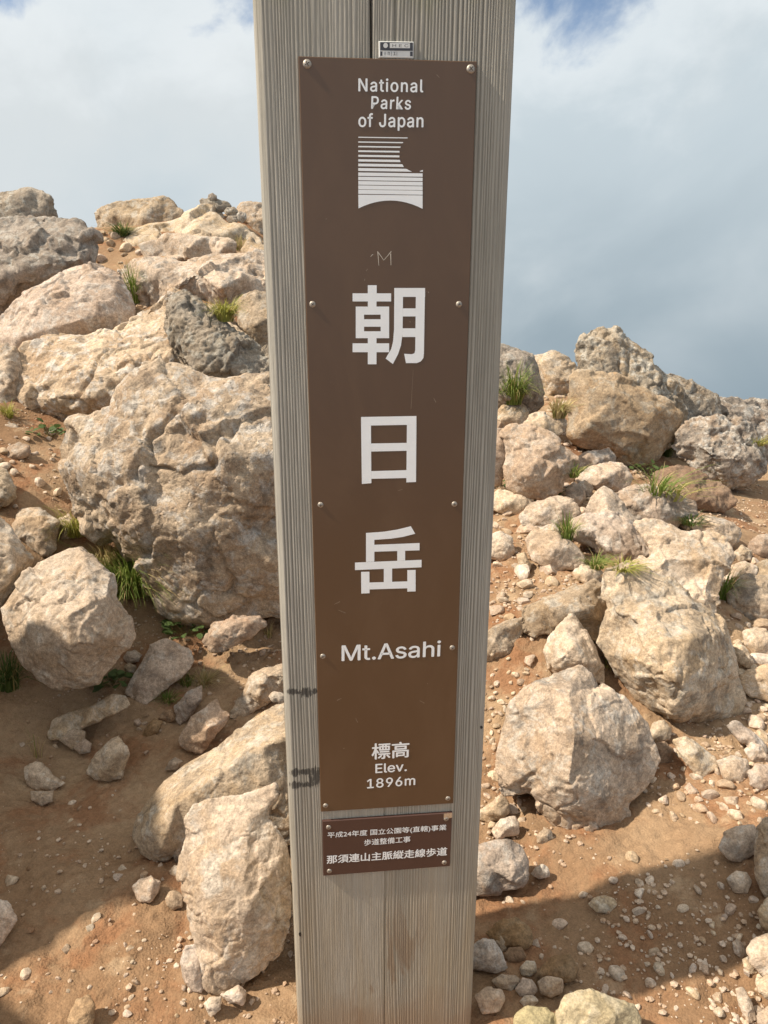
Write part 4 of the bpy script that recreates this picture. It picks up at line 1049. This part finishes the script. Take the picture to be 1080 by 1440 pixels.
def pebble(px, py, rx, label, group, mk):
    loc, nrm = drop(px, py)
    if loc is None:
        return False
    dist = (loc - Vector(CAMP)).length
    rad = rx / FPX * dist
    for q, r_ in PLACED:
        if (q - loc).length < (r_ + rad) * 0.8:
            return False
    PLACED.append((loc.copy(), rad))
    o = bpy.data.objects.new('stone' if rx >= 7 else 'pebble', PEB[mk][rs.randint(5)])
    o.location = loc + Vector((0, 0, rad * rs.uniform(-0.12, 0.12))); o.scale = (rad, rad, rad)
    o.rotation_euler = (rs.uniform(-.35, .35), rs.uniform(-.35, .35), rs.uniform(0, 6.28))
    link(o)
    hue = {'pebble': 'pale', 'pebble_tan': 'tan', 'pebble_brown': 'brown'}[mk]; sz = 'fist sized' if rx >= 12 else ('egg sized' if rx >= 7 else ('small' if rx >= 4.2 else 'tiny'))
    tag(o, '%s %s %s' % (sz, hue, label), 'stone' if rx >= 7 else 'pebble', group)
    return True


ZONES = [
    ('stone lying loose in the post shadow on trodden dirt', 'pebbles in the post shadow', [(690, 1270), (1010, 1190), (1040, 1400), (900, 1430), (760, 1335)], 34, (3.2, 9.5)),
    ('rubble piece in the gravel chute between post and split boulder', 'rubble in the gravel chute', [(690, 940), (745, 935), (715, 1010), (700, 1110), (760, 1170), (680, 1160), (686, 1010)], 34, (4, 12)),
    ('stone scattered on the shaded red dirt left of the diagonal slab', 'stones on the shaded red dirt', [(0, 1010), (190, 1010), (240, 1060), (190, 1130), (200, 1290), (90, 1420), (0, 1430)], 26, (2.6, 7)),
    ('crumb of rock in the sunny gravel left of the front rock', 'gravel by the front rock', [(175, 1225), (255, 1240), (285, 1420), (200, 1440), (130, 1400)], 20, (2.8, 6.5)),
    ('rubble piece in the heap below the great boulder', 'rubble below the great boulder', [(925, 1060), (1000, 1030), (1078, 1060), (1078, 1160), (940, 1160), (900, 1120)], 44, (4, 11)),
    ('stone among the scree along the right edge', 'scree along the right edge', [(1030, 1260), (1078, 1260), (1078, 1435), (985, 1435), (1020, 1340)], 22, (4, 9)),
    ('rubble piece beside the great boulder on its outer side', 'white rubble beside the great boulder', [(1030, 860), (1078, 840), (1078, 1040), (1040, 1040)], 26, (6, 18)),
    ('stone on the sunny path below the ridge', 'stones on the sunny path', [(692, 720), (740, 720), (760, 800), (850, 810), (860, 900), (740, 940), (690, 940)], 44, (4, 19)),
    ('stone packed between the larger blocks of the rubble slope', 'stones packed in the rubble slope', [(700, 590), (800, 590), (1000, 740), (1078, 780), (1078, 880), (1020, 860), (880, 780), (720, 740)], 120, (6, 24)),
    ('stone lying on the bare sand between the hill boulders', 'stones between the hill boulders', [(60, 330), (200, 320), (380, 360), (380, 470), (180, 460), (60, 390)], 34, (5, 15)),
    ('stone strewn on the sand behind the ridge gap', 'stones behind the ridge gap', [(700, 560), (820, 520), (820, 640), (760, 600)], 16, (5, 12)),
    ('stone on the damp earth under the huge boulder', 'stones on the earth under the huge boulder', [(190, 900), (390, 890), (390, 930), (250, 1000), (215, 1050), (170, 1000)], 26, (3, 8)),
    ('crumb of rock on the earth bank left of the huge boulder', 'crumbs on the earth bank', [(0, 610), (95, 610), (105, 760), (40, 720), (0, 720)], 26, (3, 11)),
]


def in_poly(x, y, P):
    c = False
    for i in range(len(P)):
        x1, y1 = P[i]; x2, y2 = P[i - 1]
        if (y1 > y) != (y2 > y) and x < (x2 - x1) * (y - y1) / (y2 - y1) + x1:
            c = not c
    return c


EXPL = [(788, 1301, 11, 0), (824, 1337, 11, 0), (917, 1342, 10, 0), (899, 1258, 11, 0), (898, 1243, 7, 0), (928, 1362, 8, 0), (974, 1362, 7, 0), (990, 1361, 9, 0), (999, 1361, 8, 0), (881, 1400, 6, 0), (1010, 1400, 8, 0), (888, 1207, 10, 0), (960, 1278, 7, 0), (968, 1272, 7, 0),
        (912, 1238, 7, 0), (980, 1252, 6, 0), (870, 1368, 12, 0), (82, 1253, 5, 2), (62, 1249, 5, 2), (125, 1306, 7, 2), (38, 1370, 8, 2), (14, 1238, 10, 2), (3, 1395, 8, 2), (180, 1427, 7, 3), (137, 1292, 8, 2), (167, 1232, 8, 2), (172, 1222, 6, 2), (102, 1130, 6, 2), (30, 1047, 5, 2), (78, 1050, 5, 2), (240, 1195, 6, 3),
        (946, 1150, 9, 4), (970, 1110, 12, 4), (1000, 1120, 12, 4), (1030, 1125, 14, 4), (1052, 1130, 12, 4), (985, 1140, 10, 4), (960, 1148, 12, 4), (1020, 1105, 11, 4), (1070, 1130, 13, 4), (1035, 1150, 14, 4),
        (730, 1130, 8, 1), (735, 1138, 6, 1), (683, 1105, 7, 1), (690, 1112, 8, 1)]
for x_, y_, r_, z_ in EXPL:
    pebble(x_, y_, r_, ZONES[z_][0], ZONES[z_][1], 'pebble' if rs.rand() < 0.75 else 'pebble_tan')
for zi, (lab, grp, poly, cnt, (r0, r1)) in enumerate(ZONES):
    xs_ = [p[0] for p in poly]; ys_ = [p[1] for p in poly]; made = tries = 0
    while made < cnt and tries < cnt * 12:
        tries += 1
        x_, y_ = rs.uniform(min(xs_), max(xs_)), rs.uniform(min(ys_), max(ys_))
        if not in_poly(x_, y_, poly):
            continue
        r_ = r0 + (r1 - r0) * rs.rand() ** 2.2
        mk = ('pebble_brown' if rs.rand() < 0.4 else 'pebble_tan') if zi in (2, 11) and rs.rand() < .6 else ('pebble' if rs.rand() < 0.65 else 'pebble_tan')
        made += pebble(x_, y_, r_, lab, grp, mk)

# fine gravel nobody could count: one object, thousands of crumbs resting on the ground
GB = []
for k in range(6):
    bm = bmesh.new(); bmesh.ops.create_icosphere(bm, subdivisions=1, radius=1.0)
    V = np.array([v_.co[:] for v_ in bm.verts]); V *= 1 + rs.uniform(-.22, .22, (len(V), 1)); V *= (1, rs.uniform(.7, 1), rs.uniform(.5, .8))
    Fg = np.array([[v_.index for v_ in f.verts] for f in bm.faces]); bm.free(); GB.append((V, Fg))
NG = 26000
gx_ = rs.uniform(-1.9, 2.3, NG * 3); gy_ = 0.75 + rs.rand(NG * 3) ** 1.4 * 3.4
clump = fbm(np.stack([gx_ * 2.6, gy_ * 2.6, gx_ * 0 + 3], -1), 3) * 0.9
dens = np.clip(0.26 + 1.7 * clump + 0.20 * (gx_ > 0.15), 0.02, 1)
dens = dens * np.where((gx_ < -0.45) & (gy_ < 1.7), 0.35, 1)
keep = rs.rand(NG * 3) < dens
gx_, gy_ = gx_[keep][:NG], gy_[keep][:NG]
gzb = zg(gx_, gy_); q3 = np.stack([gx_, gy_, gx_ * 0], -1)
nearg = np.exp(-(np.hypot(gx_, gy_ - 2) / 6) ** 2)
gzb = gzb + nearg * (0.020 * fbm(q3 * 2.7, 3) + 0.011 * fbm(q3 * 11 + 5, 4, 0.55) + 0.0085 * np.clip(fbm(q3 * 42 + 9, 3, 0.6), -0.15, 1))
GV = []; GF = []; off = 0
for x_, y_, z_ in zip(gx_, gy_, gzb):
    V, Fg = GB[rs.randint(6)]; r_ = 0.0015 + 0.0060 * rs.rand() ** 2.8; a_ = rs.uniform(0, 6.28); ca, sa = math.cos(a_), math.sin(a_)
    GV.append(V @ (np.array([[ca, -sa, 0], [sa, ca, 0], [0, 0, 1]]) * r_) + (x_, y_, z_ + r_ * .3)); GF.append(Fg + off); off += len(V)
grm = rock_material('gravel_stone', (0.42, 0.29, 0.175), (0.60, 0.47, 0.33), (0.42, 0.25, 0.12), (0.66, 0.58, 0.47), 0.5, 0.0, 0.5, 0.03, 0.2)
gvo = mesh_obj('gravel', np.vstack(GV), [tuple(f) for f in np.vstack(GF).tolist()], grm); gvo['kind'] = 'stuff'

# ------------------------------------------------------------------ plants
def leaf_mat(name, a, b, dry):
    m, t, bs = mat_new(name)
    oi = t.add('ShaderNodeNewGeometry')
    tc = t.add('ShaderNodeTexCoord')
    rn = oi.outputs['Random Per Island']
    col = t.mix(rn, a, b)
    col = t.mix(t.step(t.math('FRACT', t.math('MULTIPLY', rn, 7.31)), 0.78, 0.9), col, dry)
    t.set(bs.inputs['Base Color'], col); bs.inputs['Roughness'].default_value = 0.55; bs.inputs['Specular IOR Level'].default_value = 0.3
    tr = t.add('ShaderNodeBsdfTranslucent', {'Color': col}); mx = t.add('ShaderNodeMixShader', {0: 0.3, 1: bs.outputs[0], 2: tr.outputs[0]})
    out = [n_ for n_ in t.n if n_.type == 'OUTPUT_MATERIAL'][0]; t.l.new(mx.outputs[0], out.inputs[0])
    return m


GRASS = {'green': leaf_mat('green_grass', (0.13, 0.20, 0.035), (0.24, 0.30, 0.07), (0.50, 0.40, 0.19)),
         'yellow': leaf_mat('yellow_green_grass', (0.28, 0.30, 0.06), (0.42, 0.40, 0.10), (0.52, 0.42, 0.18)),
         'dark': leaf_mat('dark_grass', (0.06, 0.11, 0.025), (0.12, 0.17, 0.045), (0.38, 0.31, 0.14)),
         'dry': leaf_mat('dry_grass', (0.46, 0.36, 0.17), (0.58, 0.47, 0.25), (0.30, 0.32, 0.10))}
HERB = leaf_mat('herb_leaf', (0.055, 0.105, 0.03), (0.12, 0.17, 0.055), (0.24, 0.24, 0.09))
bpy.context.view_layer.update(); DG = bpy.context.evaluated_depsgraph_get()


def hit_any(px, py):
    r = rays(px, py); r = r / np.linalg.norm(r)
    ok, loc, nrm, i_, ob, mx = SC.ray_cast(DG, Vector(CAMP), Vector(r))
    return (np.array(loc), np.array(nrm)) if ok else (None, None)


def grass(label, px, py, wpx, hpx, n_, mk, lean=(0, -0.25), width=0.0028, seed=0):
    """tuft of arching blades rooted where the survey point meets stone or soil"""
    P, N_ = hit_any(px, py)
    if P is None:
        return None
    r_ = np.random.RandomState(seed + int(px)); dist = np.linalg.norm(P - CAMP)
    w = wpx / FPX * dist / 2; h = hpx / FPX * dist
    V = []; Fc = []
    for k in range(int(n_ * 1.6)):
        a_ = r_.uniform(0, 6.283); ro = w * 0.45 * math.sqrt(r_.rand())
        b0 = np.array([ro * math.cos(a_), ro * math.sin(a_) * 0.7, -0.01])
        L_ = h * r_.uniform(0.7, 1.6); out = r_.uniform(0.1, 1.0) * w * 1.7
        a2 = a_ + r_.uniform(-.6, .6)
        dv = np.array([math.cos(a2) * out + lean[0] * h, math.sin(a2) * out * 0.8 + lean[1] * h * 0.6, 0])
        sd = np.array([-math.sin(a2 + r_.uniform(-.8, .8)), math.cos(a2), 0.15]); sd /= np.linalg.norm(sd)
        droop = r_.uniform(0.5, 1.9); bw = width * r_.uniform(0.6, 1.2); base = len(V)
        for s_ in (0, .3, .6, .85, 1):
            c = b0 + dv * (s_ ** 1.6) + np.array([0, 0, L_ * (s_ - 0.45 * droop * s_ ** 2.6)])
            ww = bw * (1 - s_ ** 1.8) * 0.5
            if s_ < 1:
                V += [c - sd * ww, c + sd * ww]
            else:
                V.append(c)
        for i in range(3):
            q = base + i * 2; Fc.append((q, q + 1, q + 3, q + 2))
        Fc.append((base + 6, base + 7, base + 8))
    o = mesh_obj('grass_tuft', V, Fc, GRASS[mk], None, True); o.location = P
    return tag(o, label, 'grass')


grass('thick tuft of long green grass beside the ridge boulder', 722, 566, 48, 58, 190, 'green', (0.0, -.5), .006)
grass('green grass tuft in the cleft beside the round lichen spotted boulder', 190, 424, 34, 52, 110, 'green', (0, -.3), .005)
grass('bright yellow green grass tuft in a hollow of the hill', 317, 449, 44, 32, 170, 'yellow', (0, -.4), .006)
grass('mossy grass at the foot of the skyline boulder', 172, 331, 40, 18, 120, 'dark', (0, -.2), .007)
grass('thin dry grass at the foot of the tan skyline boulder', 338, 352, 18, 22, 40, 'dry', (0, -.2), .006)
grass('short yellowish grass on the bank at the left edge', 12, 585, 22, 22, 60, 'yellow', (0, -.2), .005)
grass('grass tuft hanging from the left corner of the huge boulder', 106, 750, 60, 46, 130, 'yellow', (0.1, -.5), .004)
grass('big drooping grass tuft under the huge boulder', 186, 832, 110, 80, 380, 'green', (0.15, -.7), .004)
grass('dry grass fringe above the drooping tuft', 150, 796, 64, 44, 170, 'dry', (0.1, -.5), .0035)
grass('dark grass in the shade of the square boulder', 10, 965, 60, 56, 130, 'dark', (0, -.2), .004)
grass('small green grass clump beside the flat tilted slab', 236, 985, 30, 22, 60, 'green', (0, -.2), .003)
grass('dry grass wisps on the earth near the upright tan stone', 286, 962, 44, 30, 70, 'dry', (0.3, -.3), .0026)
grass('green blades behind the dry grass wisps', 262, 962, 26, 26, 40, 'green', (-.1, -.2), .003)
grass('long arching grass below the ochre block', 925, 692, 80, 40, 50, 'green', (0.25, -.4), .0055)
grass('yellow grass blades leaning out beside the long arching grass', 948, 700, 56, 32, 24, 'yellow', (0.5, -.3), .005)
grass('grass between the rounded pale stone and the wide pale stone', 797, 757, 34, 42, 70, 'green', (-.05, -.2), .004)
grass('grass strip below the wide pale stone', 838, 796, 44, 22, 70, 'green', (0.1, -.3), .004)
grass('short grass on the edge of the great boulder top', 876, 798, 54, 16, 70, 'yellow', (0, -.4), .004)
grass('grass tuft in the gap right of the pale flat slab', 1016, 842, 34, 50, 80, 'green', (0.05, -.2), .004)
grass('dry grass on the sandy gap behind the leaning grey rock', 786, 585, 36, 34, 110, 'dry', (0.1, -.2), .006)
grass('small grass under the flat brown stone', 806, 668, 30, 22, 50, 'green', (0, -.2), .005)
grass('dark plants growing under the leaning rocks on the ridge', 936, 640, 34, 36, 70, 'dark', (0, -.3), .006)
grass('moss and grass on the shaded bank at the right', 972, 735, 44, 16, 80, 'dark', (0, -.1), .005)
grass('grass tip on the sunny dirt at the ridge end', 1066, 624, 36, 14, 50, 'yellow', (0, -.2), .005)
grass('thin dead stalks standing in the shaded red dirt', 52, 1062, 34, 62, 9, 'dry', (0.1, -.1), .0024)
grass('tiny grass sprout in the crack of the great boulder', 853, 936, 24, 18, 14, 'yellow', (0, -.3), .003)
grass('small green clump between oval stone and big pale block', 752, 704, 26, 18, 50, 'green', (0, -.2), .005)
grass('dead grass roots hanging under the huge boulder by the post', 378, 895, 18, 30, 26, 'dry', (0, -.1), .002)


def leaf_mesh():
    V = []; Fc = []
    prof_ = [(0, .02), (.2, .28), (.5, .40), (.8, .24), (1.0, 0)]
    for s_, w_ in prof_:
        V += [(-w_, s_, .10 * w_ - .18 * s_ * s_), (0, s_, -.18 * s_ * s_), (w_, s_, .10 * w_ - .18 * s_ * s_)]
    for i in range(4):
        a_ = i * 3; Fc += [(a_, a_ + 1, a_ + 4, a_ + 3), (a_ + 1, a_ + 2, a_ + 5, a_ + 4)]
    me = bpy.data.meshes.new('leaf'); me.from_pydata(V, [], Fc); me.update(); me.shade_smooth(); me.materials.append(HERB)
    return me


LEAF = leaf_mesh()
stem_m = simple_mat('herb_stem', (0.16, 0.15, 0.05), 0.7)


def herb(label, px, py, wpx, n_, leaf_px, seed):
    P, N_ = hit_any(px, py)
    if P is None:
        return
    r_ = np.random.RandomState(seed); dist = np.linalg.norm(P - CAMP); w = wpx / FPX * dist / 2; ls = leaf_px / FPX * dist
    root = link(bpy.data.objects.new('leafy_plant', None)); root.location = P; root.empty_display_size = .02
    tag(root, label, 'plant')
    V = []; Fc = []
    for k in range(n_):
        a_ = r_.uniform(0, 6.28); ro = w * math.sqrt(r_.rand()); h_ = w * r_.uniform(.25, .9) * (1.1 - ro / w * .5)
        tip = Vector((ro * math.cos(a_), ro * math.sin(a_) * .7 - w * .25, h_))
        o = bpy.data.objects.new('leaf', LEAF); o.location = tip; s_ = ls * r_.uniform(.6, 1.15); o.scale = (s_, s_, s_)
        o.rotation_euler = (r_.uniform(-.3, .9), r_.uniform(-.5, .5), a_ - 1.57 + r_.uniform(-.7, .7)); link(o, root)
        b_ = len(V); e = .0009
        V += [(-e, 0, -.01), (e, 0, -.01), (0, e, -.01), (tip.x - e * .6, tip.y, tip.z), (tip.x + e * .6, tip.y, tip.z), (tip.x, tip.y + e, tip.z)]
        Fc += [(b_, b_ + 1, b_ + 4, b_ + 3), (b_ + 1, b_ + 2, b_ + 5, b_ + 4), (b_ + 2, b_, b_ + 3, b_ + 5)]
    mesh_obj('stem', V, Fc, stem_m, root)


herb('little green leafy plant on the earth bank above the huge boulder', 70, 614, 44, 26, 10, 1)
herb('green leafy plant under the overhang of the huge boulder', 262, 892, 62, 44, 13, 2)
herb('low leafy plant growing at the foot of the square boulder', 158, 962, 46, 38, 13, 3)
herb('small leafy plant between the big pale block and the small stones', 786, 694, 36, 24, 9, 4)
herb('leafy plant at the post beside the upright pink stone', 700, 684, 34, 22, 9, 5)
herb('leafy plant in the shade under the ochre block', 912, 668, 46, 30, 9, 6)
